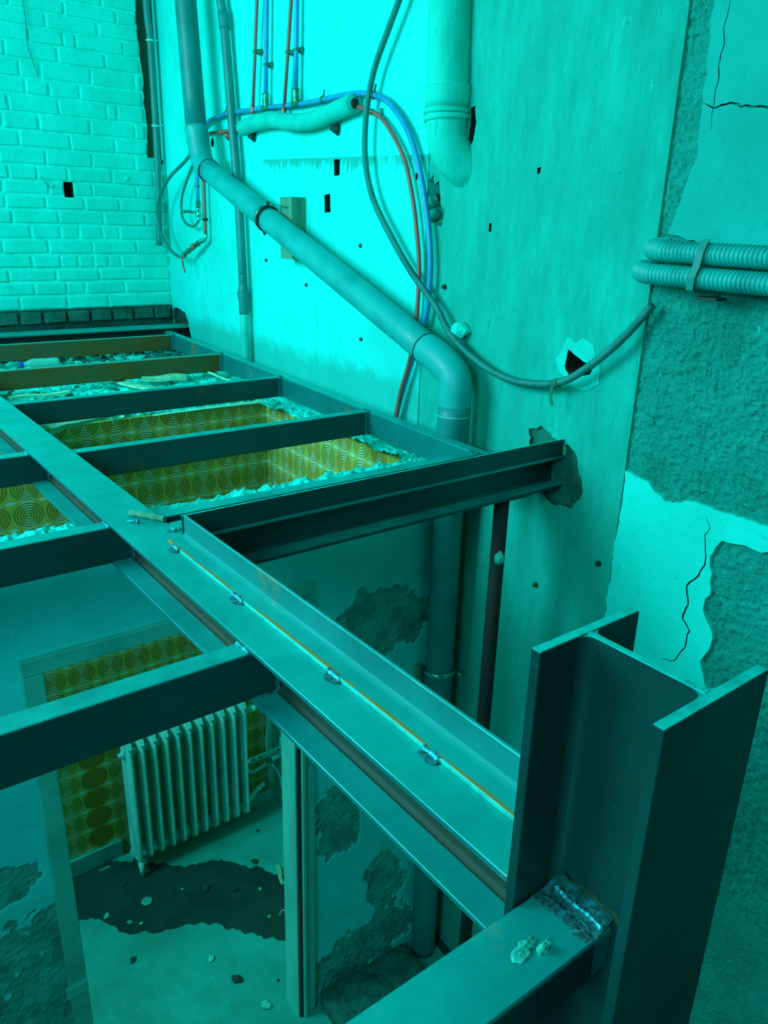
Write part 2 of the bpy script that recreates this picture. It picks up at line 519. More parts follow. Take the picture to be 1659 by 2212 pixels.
M['frame_green'] = simple('dull_frame_paint', rgb(54, 196, 178), .6, 0, .3, rgb(40, 170, 154), 6, .15)
M['panel'] = simple('white_panel', rgb(40, 182, 166), .6, 0, .3, rgb(24, 150, 136), 7, .2)
M['lino'] = plaster('floor_covering', rgb(16, 176, 156), rgb(10, 156, 138), rgb(60, 206, 186), 3, 26, bump=.25, spec=.35, rough=.55)
M['screed'] = plaster('dark_screed', rgb(6, 76, 66), rgb(4, 62, 54), rgb(20, 108, 92), 4, 40, bump=.5, rough=.7)
M['chip'] = simple('plaster_chip', rgb(60, 214, 190), .85, 0, .2, rgb(30, 160, 140), 20, .3)
M['chip_dark'] = simple('brick_chip', rgb(40, 84, 68), .9, 0, .2, rgb(20, 60, 50), 20, .3)
M['ceiling'] = simple('ceiling_paint', rgb(0, 150, 138), .9, 0, .2)
M['far'] = simple('far_wall_paint', rgb(0, 70, 64), .9, 0, .2, rgb(0, 54, 50), 2)
def mat_plastic_bottle():
    t = NT('clear_plastic')
    t.b.inputs['Transmission Weight'].default_value = .7
    t.b.inputs['IOR'].default_value = 1.2
    return t.out(rgb(120, 244, 230), .15, 0, .5)
M['bottle'] = mat_plastic_bottle()
M['cap'] = simple('blue_cap', rgb(10, 70, 190), .4)

def mat_wallpaper(name, axis, u0, pu=.148, pv=.132):
    t = NT(name)
    x, y, z = t.xyz()
    h = x if axis == 'x' else y
    u = t.math('DIVIDE', t.math('SUBTRACT', h, u0), pu)
    v = t.math('DIVIDE', t.math('SUBTRACT', z, 2.170), pv)
    fu = t.math('FLOOR', t.math('ADD', u, .5)); fv = t.math('FLOOR', t.math('ADD', v, .5))
    du = t.math('SUBTRACT', u, fu); dv = t.math('SUBTRACT', v, fv)
    r = t.math('SQRT', t.math('ADD', t.math('MULTIPLY', du, du), t.math('MULTIPLY', dv, dv)))
    rings = t.math('SINE', t.math('MULTIPLY', r, 2 * math.pi * 11.0))
    rings = t.ramp(t.math('ADD', t.math('MULTIPLY', rings, .5), .5), .35, .65)
    odd = t.math('ABSOLUTE', t.math('MODULO', fu, 2.0))            # every second column is browner
    low = t.math('LESS_THAN', z, .80)
    solid = t.math('MULTIPLY', t.math('MULTIPLY', odd, low), t.math('LESS_THAN', h, 1.12))
    ground = t.mix(t.ramp(t.noise(2.5, 4, .6), .35, .65), rgb(168, 182, 84), rgb(152, 178, 92))
    lightc = t.mix(t.math('MULTIPLY', odd, .45), ground, rgb(184, 164, 68))
    dark = t.mix(t.math('MULTIPLY', odd, .6), rgb(104, 122, 46), rgb(132, 112, 38))
    # pale sector above and below each centre
    sect = t.math('LESS_THAN', t.math('ABSOLUTE', du), t.math('MULTIPLY', t.math('ABSOLUTE', dv), .55))
    lightc = t.mix(t.math('MULTIPLY', sect, .75), lightc, rgb(200, 230, 176))
    dark = t.mix(t.math('MULTIPLY', sect, .6), dark, rgb(56, 132, 100))
    ringed = t.mix(rings, dark, lightc)
    ringed = t.mix(solid, ringed, rgb(146, 124, 40))
    inside = t.math('LESS_THAN', r, .495)
    # small diamonds where four discs meet
    ca = t.math('ABSOLUTE', t.math('SUBTRACT', t.math('ABSOLUTE', du), .5)); cb = t.math('ABSOLUTE', t.math('SUBTRACT', t.math('ABSOLUTE', dv), .5))
    star = t.math('LESS_THAN', t.math('ADD', t.math('MULTIPLY', ca, .75), t.math('MULTIPLY', cb, 1.9)), .155)
    outc = t.mix(star, ground, rgb(160, 222, 186))
    col = t.mix(inside, outc, ringed)
    col = t.mix(t.math('MULTIPLY', t.ramp(t.noise(30, 5, .7), .6, .75), .25), col, rgb(110, 120, 50))
    return t.out(col, .7, 0, .2)
M['wp_back'] = mat_wallpaper('circle_wallpaper', 'x', 1.364)
M['wp_side'] = mat_wallpaper('circle_wallpaper_side', 'y', 3.66)

# ------------------------------------------------------------------ the setting
T = 2.75                                    # top of the steel
JT = T - 0.011                              # top of the joists
YB = 5.84                                   # face of the painted brick wall
YA = 2.29                                   # face of the lower wall with the doorway
YW = 3.75                                   # lower back wall with the wallpaper
def struct(o): o['kind'] = 'structure'; return o

# lower floor: dark screed with the torn remains of a covering on it
fl = struct(mesh('floor', box(-2.7, 2.6, -1.7, 3.9, -0.12, 0.0), M['screed']))
back_edge = [(1.9, 2.62), (1.693, 3.077), (1.621, 3.191), (1.453, 3.384), (1.283, 3.453), (1.161, 3.562), (0.96, 3.72)]
outl = ragged(back_edge, .03, .02, 3, False) + [(0.95, 3.745), (1.985, 3.745), (1.975, 2.55)]
mesh('floor_covering', prism([(p[0], p[1], 0.0) for p in outl], (0, 0, .004)), M['lino'], fl)
front_edge = [(-2.6, 3.5), (0.5, 3.46), (0.696, 3.42), (0.79, 3.335), (0.839, 3.194), (0.999, 3.096), (1.14, 3.066), (1.272, 2.954), (1.364, 2.818), (1.484, 2.68), (1.62, 2.55)]
outl = ragged(front_edge, .03, .02, 5, False) + [(1.7, 2.46), (2.12, 2.3), (2.1, 2.0), (1.95, -1.65), (-2.6, -1.65)]
mesh('floor_covering', prism([(p[0], p[1], 0.0) for p in outl], (0, 0, .004)), M['lino'], fl)

# right wall: three stretches with different surfaces
def wall_strip(y0, y1, z0, z1, off, th=.30):
    poly = [W(y0, z0, off), W(y1, z0, off), W(y1, z1, off), W(y0, z1, off)]
    return prism(poly, -WN * th)
def wall_cutter(pts, d0, d1, mat, seed=0, amp=.006, step=.012):
    rp = ragged(pts, amp, step, seed)
    poly = [W(p[0], p[1], d1) for p in rp]
    me = bpy.data.meshes.new('cut')
    vf = prism(poly, -WN * (d1 - d0))
    me.from_pydata([tuple(v) for v in vf[0]], [], vf[1]); me.materials.append(mat)
    bm = bmesh.new(); bm.from_mesh(me); bmesh.ops.recalc_face_normals(bm, faces=bm.faces[:]); bm.to_mesh(me); bm.free()
    o = bpy.data.objects.new('cut', me); COL.objects.link(o); return o

w1 = struct(mesh('wall_right', wall_strip(2.615, 6.1, -.02, 6.0, 0.0), M['bright']))
boolean_cut(w1, [
    wall_cutter([(3.374, 3.781), (3.320, 3.781), (3.322, 3.712), (3.374, 3.712)], -.2, .05, M['hole'], 1, .003),
    wall_cutter([(3.470, 3.626), (3.412, 3.632), (3.408, 3.548), (3.466, 3.545)], -.2, .05, M['hole'], 2, .004),
    wall_cutter([(4.90 + .028 * math.cos(a * .785), 3.946 + .028 * math.sin(a * .785)) for a in range(8)], -.2, .05, M['hole'], 3, .002),
    wall_cutter([(5.835, 2.865), (5.70, 2.872), (5.58, 2.848), (5.52, 2.78), (5.49, 2.70), (5.50, 2.62), (5.835, 2.62)], -.03, .05, M['dark_mortar'], 14, .02),
    wall_cutter([(2.70, 3.70), (2.685, 3.70), (2.685, 3.675), (2.70, 3.675)], -.08, .05, M['hole'], 4, .001)])
w2 = struct(mesh('wall_right', wall_strip(1.462, 2.615, -.02, 6.0, -.006), M['mid']))
boolean_cut(w2, [
    wall_cutter([(1.764, 3.118), (1.70, 3.092), (1.646, 3.078), (1.655, 3.050), (1.70, 3.034), (1.745, 3.028), (1.772, 3.06)], -.22, .05, M['hole'], 5, .006),
    wall_cutter([(1.915, 2.80), (1.86, 2.83), (1.77, 2.80), (1.685, 2.78), (1.64, 2.70), (1.625, 2.64), (1.67, 2.575), (1.76, 2.555), (1.84, 2.60), (1.885, 2.66)], -.020, .05, M['pocket'], 6, .014),
    wall_cutter([(2.62, 3.66), (2.585, 3.70), (2.56, 3.60), (2.50, 3.56), (2.515, 3.50), (2.56, 3.51), (2.61, 3.47), (2.625, 3.55)], -.05, .05, M['mid'], 7, .012),
    wall_cutter([(2.575, 3.655), (2.545, 3.67), (2.53, 3.59), (2.515, 3.55), (2.545, 3.545), (2.555, 3.60)], -.22, .05, M['hole'], 8, .006),
    wall_cutter([(2.372, 3.91), (2.348, 3.915), (2.338, 3.86), (2.345, 3.80), (2.37, 3.78)], -.10, .05, M['hole'], 9, .006),
    wall_cutter([(2.225, 3.515), (2.21, 3.515), (2.21, 3.485), (2.225, 3.485)], -.06, .05, M['hole'], 10, .001),
    wall_cutter([(1.994, 3.693), (1.976, 3.696), (1.978, 3.676), (1.992, 3.673)], -.06, .05, M['hole'], 11, .001)])
# rough cast concrete stretch: a real relief
def relief(y0, y1, z0, z1, off, step, fn):
    ny = int((y1 - y0) / step); nz = int((z1 - z0) / step)
    V, F = [], []
    for i in range(ny + 1):
        for k in range(nz + 1):
            y = y0 + (y1 - y0) * i / ny; z = z0 + (z1 - z0) * k / nz
            V.append(tuple(W(y, z, off + fn(y, z))))
    for i in range(ny):
        for k in range(nz):
            a = i * (nz + 1) + k
            F.append((a, a + 1, a + nz + 2, a + nz + 1))
    n = len(V)
    V += [tuple(W(y0, z0, off - .3)), tuple(W(y1, z0, off - .3)), tuple(W(y1, z1, off - .3)), tuple(W(y0, z1, off - .3))]
    F.append((n, n + 1, n + 2, n + 3))
    return V, F
def rough_fn(y, z):
    return .007 * noise.noise(Vector((y * 48, z * 48, 1))) + .0055 * noise.noise(Vector((y * 130, z * 130, 5))) + .005 * noise.noise(Vector((y * 9, z * 9, 3)))
w3 = struct(mesh('wall_right', relief(.55, 1.468, 1.5, 4.6, -.016, .0062, rough_fn), M['concrete']))
struct(mesh('wall_right', wall_strip(-1.7, .56, -.02, 6.0, -.016), M['concrete']))
struct(mesh('wall_right', wall_strip(.55, 1.468, -.02, 1.52, -.022), M['concrete']))
struct(mesh('wall_right', wall_strip(.55, 1.468, 4.58, 6.0, -.022), M['concrete']))

def wall_patch(name, pts, off, th, mat, parent, seed, amp=.012, cracks=()):
    rp = ragged(pts, amp, .016, seed)
    vf = prism([W(p[0], p[1], off) for p in rp], WN * th)
    o = mesh(name, vf, mat, parent)
    bm = bmesh.new(); bm.from_mesh(o.data); bmesh.ops.recalc_face_normals(bm, faces=bm.faces[:]); bm.to_mesh(o.data); bm.free()
    cs = []
    for k, (line, w) in enumerate(cracks):
        rl = ragged(line, .008, .012, seed + k * 5, False)
        L, Rr = [], []
        for i, p in enumerate(rl):
            a = Vector(rl[max(i - 1, 0)]); b = Vector(rl[min(i + 1, len(rl) - 1)])
            d = (b - a).normalized(); nn = Vector((-d.y, d.x))
            ww = w * (.35 + .65 * math.sin(math.pi * (i + .3) / (len(rl) + .2))) * (.8 + .5 * noise.noise(Vector((i * .9, seed, k))))
            L.append(tuple(Vector(p) + nn * ww)); Rr.append(tuple(Vector(p) - nn * ww))
        cs.append(wall_cutter(L + Rr[::-1], off - .01, off + th + .02, M['hole'], 0, 0.0, 10))
    if cs: boolean_cut(o, cs)
    return o
wall_patch('plaster_patch', [(1.415, 4.6), (1.372, 3.855), (1.367, 3.684), (1.424, 3.50), (1.30, 3.47), (.56, 3.47), (.56, 4.6)], -.024, .021, M['smooth_patch'], w3, 21, .008,
           cracks=[([(1.381, 3.831), (1.336, 3.818), (1.30, 3.822), (1.252, 3.812), (1.174, 3.800), (1.08, 3.79)], .0035), ([(1.336, 4.10), (1.338, 3.95), (1.333, 3.83), (1.335, 3.76)], .0018)])
wall_patch('plaster_patch', [(1.458, 2.77), (1.36, 2.757), (1.29, 2.715), (1.222, 2.742), (1.10, 2.748), (.96, 2.752), (.80, 2.74), (.80, 2.66), (.938, 2.675), (1.08, 2.662), (1.112, 2.60), (1.085, 2.50), (1.10, 2.43), (1.05, 2.35), (1.075, 2.26), (1.03, 2.17), (1.10, 2.05), (1.10, 1.53), (1.458, 1.53)], -.024, .022, M['pale_patch'], w3, 22, .010,
           cracks=[([(1.140, 2.71), (1.122, 2.686), (1.136, 2.66), (1.128, 2.625), (1.122, 2.569), (1.136, 2.517), (1.165, 2.48), (1.150, 2.42), (1.160, 2.37), (1.128, 2.339), (1.140, 2.279), (1.164, 2.213), (1.21, 2.20)], .0035),
                   ([(1.345, 2.748), (1.32, 2.738), (1.29, 2.735), (1.26, 2.722)], .002)])

hp = wall_patch('plaster_patch', [(1.80, 3.05), (1.81, 3.10), (1.775, 3.15), (1.70, 3.165), (1.64, 3.13), (1.61, 3.07), (1.63, 3.01), (1.70, 2.99), (1.77, 3.0)], -.009, .0050, M['halo'], w2, 24, .022)
boolean_cut(hp, [wall_cutter([(1.764, 3.118), (1.70, 3.092), (1.646, 3.078), (1.655, 3.050), (1.70, 3.034), (1.745, 3.028), (1.772, 3.06)], -.05, .05, M['hole'], 5, .006)])

# painted brick wall at the back
wb = struct(mesh('wall_back', prism([(-2.7, YB + .008, 2.3), (2.43, YB + .008, 2.3), (2.43, YB + .008, 3.862), (2.37, YB + .008, 3.866), (2.31, YB + .008, 3.895)]
            + [(p[0], YB + .008, p[1]) for p in ragged([(2.298, 3.90), (2.312, 4.10), (2.300, 4.25), (2.306, 4.39), (2.29, 4.61), (2.28, 4.85), (2.285, 6.0)], .01, .03, 4, False)]
            + [(-2.7, YB + .008, 6.0)], (0, .06, 0)), M['mortar_paint']))
o = mesh('chase', box(2.2, 2.8, YB + .05, YB + .25, 3.6, 6.0), M['slot'], wb)
mesh('core', box(-2.7, 2.8, YB + .14, YB + .3, -.02, 6.0), M['slot'], wb)
rows = [(4.732, [1.489, 1.815, 2.146]), (4.649, [1.693, 2.02]), (4.553, [1.584, 1.789, 1.868, 2.18]), (4.468, [1.431, 1.746, 2.051, 2.267]),
        (4.359, [1.503, 1.63, 1.947, 2.246]), (4.259, [1.528, 1.67, 1.864]), (4.166, [1.413, 1.722, 2.037, 2.101]), (4.053, [1.364, 1.584, 1.912, 2.217]),
        (3.961, [1.453, 1.774, 2.072]), (3.851, [1.603, 1.906, 2.207]), (3.756, [1.36, 1.535, 1.735, 2.034, 2.331]), (3.664, [1.605, 1.887, 2.199]),
        (3.580, [1.318, 1.571, 1.828, 2.07]), (3.484, [1.351, 1.646, 1.95, 2.246]), (3.397, [1.455, 1.646, 1.773, 1.934, 2.05]), (3.292, [1.267, 1.558, 1.853, 2.168]),
        (3.202, [1.441, 1.624, 1.746, 1.855, 1.952, 2.044]), (3.112, [1.283, 1.586, 1.884, 2.185]), (3.026, [1.437, 1.648, 1.778, 2.059]), (2.928, [1.33, 1.644, 1.934])]
zt = 4.82
while zt < 5.2:
    rows.insert(0, (zt + .0, [1.45 + random.uniform(-.1, .1), 1.75 + random.uniform(-.05, .05), 2.06]))
    zt += .092
zs = [r[0] for r in rows]
def brick_mesh(w, h, mat):
    j = lambda a: random.uniform(-a, a)
    vf = box(0, w, 0, .06, 0, h, .009, 3)
    V = []
    sd = random.uniform(0, 99)
    for v in vf[0]:
        n = noise.noise(Vector((v[0] * 12, v[2] * 12, sd)))
        n2 = noise.noise(Vector((v[0] * 9, v[2] * 15, sd + 7)))
        V.append((v[0] + .006 * n2, v[1] + .004 * n, v[2] + .006 * n))
    return V, vf[1]
HOLE = (1.700, 1.763, 3.615, 3.712)
for i, (zc, js) in enumerate(rows):
    up = (zs[i - 1] - zc) / 2 if i else .046
    dn = (zc - zs[i + 1]) / 2 if i < len(zs) - 1 else .046
    z0 = zc - dn + .0075; z1 = zc + up - .0075
    xr = 2.405 if zc < 3.86 else 2.292 + .008 * random.uniform(-1, 1)
    xs = list(js)
    while xs[0] > 0.95:
        xs.insert(0, xs[0] - random.choice((.29, .30, .29, .15)))
    xs = [x for x in xs if x < xr - .03] + [xr]
    for a, b in zip(xs, xs[1:]):
        segs = [(a + .008, b - .008)]
        if z0 < HOLE[3] and z1 > HOLE[2] and a < HOLE[1] and b > HOLE[0] and abs(zc - 3.664) < .01:
            segs = [s for s in ((a + .006, HOLE[0] - .004), (HOLE[1] + .004, b - .006)) if s[1] - s[0] > .015]
        for (p, q) in segs:
            vf = brick_mesh(q - p, z1 - z0, None)
            pr = random.uniform(-.004, .002)
            mesh('brick', ([(v[0] + p, v[1] + YB + pr, v[2] + z0) for v in vf[0]], vf[1]), M['brick_paint'], wb)
# the row of bare brick ends above the far beam
xs = [0.62, .78, .94, 1.10, 1.311, 1.463, 1.627, 1.789, 1.948, 2.102, 2.26, 2.40]
for k, (a, b) in enumerate(zip(xs, xs[1:])):
    vf = brick_mesh(b - a - .022, .078, None)
    mesh('brick', ([(v[0] + a + .011, v[1] + YB - .012 + random.uniform(-.006, .006), v[2] + 2.792 + random.uniform(-.004, .004)) for v in vf[0]], vf[1]), M['bare_brick'], wb)
mesh('mortar_bed', box(.3, 2.41, YB + .004, YB + .03, 2.60, 2.885), M['dark_mortar'], wb)
# square putlog hole in the brick wall
c = bpy.data.objects.new('cut', bpy.data.meshes.new('cut')); COL.objects.link(c)
vf = box(HOLE[0], HOLE[1], YB - .1, YB + .2, HOLE[2], HOLE[3]); c.data.from_pydata(vf[0], [], vf[1]); c.data.materials.append(M['hole'])
bm = bmesh.new(); bm.from_mesh(c.data); bmesh.ops.recalc_face_normals(bm, faces=bm.faces[:]); bm.to_mesh(c.data); bm.free()
bm = bmesh.new(); bm.from_mesh(wb.data); bmesh.ops.recalc_face_normals(bm, faces=bm.faces[:]); bm.to_mesh(wb.data); bm.free()
boolean_cut(wb, [c])

# the lower wall with the doorway; its head was broken off below the steel
DX0, DX1, DZ = 0.447, 1.334, 2.18           # clear door opening
PATCH = [(1.74, 1.94, .30, .17), (1.56, 1.03, .13, .21), (1.85, .54, .13, .17), (1.72, .16, .40, .17), (.27, 1.43, .12, .09), (1.50, 1.60, .05, .10), (1.93, 1.25, .08, .16)]
def skin(x, z):
    """depth of the painted face: 0 where the paint holds, deeper where it broke away"""
    d = -1.0
    for (cx, cz, rx, rz) in PATCH:
        d = max(d, 1 - math.sqrt(((x - cx) / rx) ** 2 + ((z - cz) / rz) ** 2))
    if x < .45: d = max(d, (1.24 - z) * 1.6)
    d += .45 * noise.noise(Vector((x * 7, z * 7, 2))) + .28 * noise.noise(Vector((x * 19, z * 19, 5))) + .12 * noise.noise(Vector((x * 50, z * 50, 8)))
    m = min(max((d - .02) / .06, 0), 1)
    rough = .005 * noise.noise(Vector((x * 30, z * 42, 1))) + .004 * noise.noise(Vector((x * 75, z * 90, 4)))
    low = .0012 * noise.noise(Vector((x * 8, z * 8, 9)))
    return (1 - m) * low + m * (.0075 + rough)
def skin_panel(x0, x1, z0, z1, step):
    nx = int((x1 - x0) / step); nz = int((z1 - z0) / step); V, F = [], []
    for i in range(nx + 1):
        for k in range(nz + 1):
            x = x0 + (x1 - x0) * i / nx; z = z0 + (z1 - z0) * k / nz
            V.append((x, YA + skin(x, z), z))
    for i in range(nx):
        for k in range(nz):
            a = i * (nz + 1) + k; F.append((a, a + nz + 1, a + nz + 2, a + 1))
    return V, F
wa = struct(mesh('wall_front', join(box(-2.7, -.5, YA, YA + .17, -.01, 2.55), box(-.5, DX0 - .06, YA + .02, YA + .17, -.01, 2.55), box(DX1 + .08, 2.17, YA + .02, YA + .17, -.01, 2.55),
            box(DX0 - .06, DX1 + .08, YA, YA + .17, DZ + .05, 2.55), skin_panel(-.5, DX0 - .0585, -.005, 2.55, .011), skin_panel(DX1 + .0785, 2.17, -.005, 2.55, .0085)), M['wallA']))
def crown(x0, x1, y0, y1, z0, h, step, seed, parent, name='broken_edge', mat=None, amp=.02):
    nx = int((x1 - x0) / step); ny = max(4, int((y1 - y0) / step))
    V, F = [], []
    for i in range(nx + 1):
        for k in range(ny + 1):
            x = x0 + (x1 - x0) * i / nx; y = y0 + (y1 - y0) * k / ny
            e = 0.0
            if k in (0, ny): e = .016 * noise.noise(Vector((x * 14, k + seed, 1))) + .008 * noise.noise(Vector((x * 45, k + seed, 4)))
            zz = z0 + h + amp * noise.noise(Vector((x * 16, y * 16, seed))) + amp * .6 * noise.noise(Vector((x * 48, y * 48, seed + 3)))
            if k in (0, ny): zz -= h * .4
            V.append((x, y + e, max(zz, z0 + .004)))
    for i in range(nx):
        for k in range(ny):
            a = i * (ny + 1) + k
            F.append((a, a + ny + 1, a + ny + 2, a + 1))
    n = len(V); m = ny + 1
    for i in range(nx + 1):
        V.append((x0 + (x1 - x0) * i / nx, y0, z0)); V.append((x0 + (x1 - x0) * i / nx, y1, z0))
    for i in range(nx):
        F.append((n + 2 * i, n + 2 * i + 2, (i + 1) * m, i * m))
        F.append((n + 2 * i + 1, i * m + ny, (i + 1) * m + ny, n + 2 * i + 3))
    return tag(mesh(name, (V, F), mat or M['rubble'], parent, False), kind='stuff')
crown(-2.6, 2.17, YA - .005, YA + .168, 2.545, .035, .014, 11, wa)
# threshold block and broken skirting at the foot of that wall
def sub_box(x0, x1, y0, y1, z0, z1, cuts):
    bm = bmesh.new(); bmesh.ops.create_cube(bm, size=1.0)
    for v in bm.verts: v.co = Vector((x0 + (v.co.x + .5) * (x1 - x0), y0 + (v.co.y + .5) * (y1 - y0), z0 + (v.co.z + .5) * (z1 - z0)))
    bmesh.ops.bevel(bm, geom=bm.edges[:], offset=.012, segments=2, affect='EDGES', profile=.5)
    bmesh.ops.subdivide_edges(bm, edges=bm.edges[:], cuts=cuts, use_grid_fill=True)
    bm.verts.index_update(); out = ([tuple(v.co) for v in bm.verts], [tuple(v.index for v in f.verts) for f in bm.faces]); bm.free(); return out
cblock = sub_box(1.44, 1.925, 2.03, 2.262, .0045, .095, 5)
single('concrete_block', [[(v[0] + .01 * noise.noise(Vector(v) * 9), v[1] + .012 * noise.noise(Vector(v) * 11 + Vector((3, 0, 0))), v[2] + (.012 * noise.noise(Vector(v) * 14) if v[2] > .02 else 0)) for v in q[0]] if n == 0 else q[1] for q in [cblock] for n in (0, 1)], M['rubble_dark'], 'rough concrete lump along the foot of the wall right of the doorway', 'rubble')

# door frame in that wall
dr = struct(thing('door_1', (DX0, YA, 0), None, None))
mesh('casing', box(DX0 - .062, DX0, YA - .022, YA + .01, 0, DZ - .001, .003), M['frame_green'], dr)
mesh('casing', box(DX0 - .062, DX1 + .09, YA - .022, YA + .01, DZ, DZ + .055, .003), M['frame_green'], dr)
mesh('lining', box(DX0 - .03, DX0, YA + .005, YA + .15, 0, DZ, 0), M['frame_green'], dr)
mesh('lining', box(DX1, DX1 + .035, YA - .01, YA + .10, 0, DZ, .002), M['frame_paint'], dr)
mesh('lining', box(DX0, DX1, YA + .005, YA + .12, DZ - .01, DZ + .02, 0), M['frame_green'], dr)
mesh('rebate', box(DX1 + .008, DX1 + .022, YA - .02, YA - .008, 0, DZ, .001), M['rubber'], dr)
mesh('moulding', box(DX1 + .022, DX1 + .040, YA - .034, YA + .005, 0, DZ, .004, 2), M['frame_paint'], dr)
mesh('casing', box(DX1 + .040, DX1 + .088, YA - .022, YA + .01, 0, DZ - .001, .003), M['frame_green'], dr)
mesh('hinge_block', box(DX0 - .075, DX0 - .002, YA - .036, YA - .02, .86, .91, .003), M['frame_green'], dr)

# lower back wall and lower right wall with the circle wallpaper
wl = struct(mesh('wall_lower_back', box(-2.7, 2.2, YW, YW + .14, 0, 2.57), M['wp_back']))
def lw(y): return 1.972 + .058 * (y - 2.45)
wr = struct(mesh('wall_lower_right', prism([(lw(2.46), 2.46, 0), (lw(YW), YW, 0), (2.30, YW, 0), (2.20, 2.46, 0)], (0, 0, 2.57)), M['wp_side']))
struct(mesh('baseboard_back', box(-2.6, 1.03, YW - .022, YW, 0, .115, .004), M['panel']))
mesh('panel_strip', prism([(1.962, 2.9, 0), (1.984, 3.74, 0), (2.05, 3.74, 0), (2.0, 2.9, 0)], (0, 0, 1.05)), M['panel'], wr)
# the old floor behind that wall with its layer of rubble
uf = struct(mesh('floor_upper', box(-2.7, 2.43, YW + .02, YB + .02, 2.30, 2.565), M['dark_mortar']))
def rubble_field(x0, x1, y0, y1, z, n, seed, smin, smax, mats):
    rnd = random.Random(seed)
    parts = {0: [], 1: []}
    for k in range(n):
        x = rnd.uniform(x0, x1); y = rnd.uniform(y0, y1)
        s = smin + (smax - smin) * rnd.random() ** 3
        vf = lump((0, 0, 0), s * rnd.uniform(.6, 1.4), s * rnd.uniform(.6, 1.4), s * rnd.uniform(.25, .6), k + seed, 1, .6, 1.3)
        Mx = Matrix.Translation((x, y, z + s * .15)) @ Matrix.Rotation(rnd.uniform(0, 6.3), 4, 'Z') @ Matrix.Rotation(rnd.uniform(-.5, .5), 4, 'X')
        parts[0 if rnd.random() < .8 else 1].append(xf(vf, Mx))
    return [(join(*parts[i]), mats[i]) for i in (0, 1) if parts[i]]
crown(-2.5, 2.36, YW + .03, YB - .02, 2.56, .03, .022, 31, uf, 'rubble_layer', M['rubble'], .022)
for vf, m in rubble_field(.6, 2.3, 3.85, 5.75, 2.588, 1900, 41, .006, .036, (M['rubble'], M['rubble_dark'])):
    tag(mesh('rubble_pieces', vf, m, uf), kind='stuff')
for vf, m in rubble_field(1.4, 2.28, 5.0, 5.75, 2.60, 220, 43, .012, .045, (M['rubble_dark'], M['rubble'])):
    tag(mesh('rubble_pieces', vf, m, uf), kind='stuff')
# ledge over the lower right wall
crown(1.97, 2.34, 2.46, YW + .05, 2.555, .035, .016, 51, wr, 'ledge_edge', M['rubble'], .018)
# unseen shell of the room, added dark to keep camera-facing steel dark
def wall_with_openings():
    parts = [box(-2.7, -2.4, -1.7, 6.1, -.02, 3.7), box(-2.7, -2.4, -1.7, 6.1, 5.7, 6.0),
             box(-2.7, -2.4, -1.7, -.9, 3.7, 5.7), box(-2.7, -2.4, .5, 2.3, 3.7, 5.7), box(-2.7, -2.4, 4.9, 6.1, 3.55, 5.7)]  # opening nearest the camera is made up for the fill lamp
    return join(*parts)
struct(mesh('wall_left', wall_with_openings(), M['far']))
struct(mesh('unseen_wall_rear', box(-2.7, 2.2, -1.95, -1.7, -.02, 6.0), M['far']))
struct(mesh('ceiling', box(-2.7, 2.8, -1.95, 6.2, 6.0, 6.2), M['ceiling']))

# ------------------------------------------------------------------ steel
def ibeam_x(t, x0, x1, y0, y1, ztop, depth, tf=.010, tw=.008, mats=None, cope=0.0):
    m = mats or (M['steel'], M['steel_web'], M['steel'])
    yc = (y0 + y1) / 2; zb = ztop - depth
    mesh('top_flange', box(x0 + cope, x1, y0, y1, ztop - tf, ztop, .002), m[0], t)
    mesh('bottom_flange', box(x0 + cope, x1, y0, y1, zb, zb + tf, .002), m[2], t)
    mesh('web', web_prof(yc, tw, zb + tf, ztop - tf, .011, 'x', x0, x1), m[1], t)
def web_prof(c, tw, z0, z1, r, axis, a0, a1):
    h = tw / 2; pts = []
    def arc(cx, cz, s, e):
        for k in range(5):
            a = s + (e - s) * k / 4
            pts.append((cx + r * math.cos(a), cz + r * math.sin(a)))
    pts.append((c - h - r, z0)); pts.append((c + h + r, z0))
    arc(c + h + r, z0 + r, -math.pi / 2, -math.pi)
    arc(c + h + r, z1 - r, math.pi, math.pi / 2)
    pts.append((c + h + r, z1)); pts.append((c - h - r, z1))
    arc(c - h - r, z1 - r, math.pi / 2, 0)
    arc(c - h - r, z0 + r, 0, -math.pi / 2)
    if axis == 'x':
        return prism([(a0, p[0], p[1]) for p in pts], (a1 - a0, 0, 0))
    return prism([(p[0], a0, p[1]) for p in pts], (0, a1 - a0, 0))

CB = thing('steel_beam', (.652, .495, T - .118), 'long flat-topped steel I-beam running from the column up to the left edge', 'beam')
mesh('top_flange', box(.588, .716, .495, 5.48, T - .010, T, .001), M['steel'], CB)
mesh('bottom_flange', box(.588, .716, .495, 5.48, T - .118, T - .108, .001), M['steel'], CB)
mesh('web', web_prof(.652, .008, T - .108, T - .010, .011, 'y', .495, 5.48), M['steel_web'], CB)

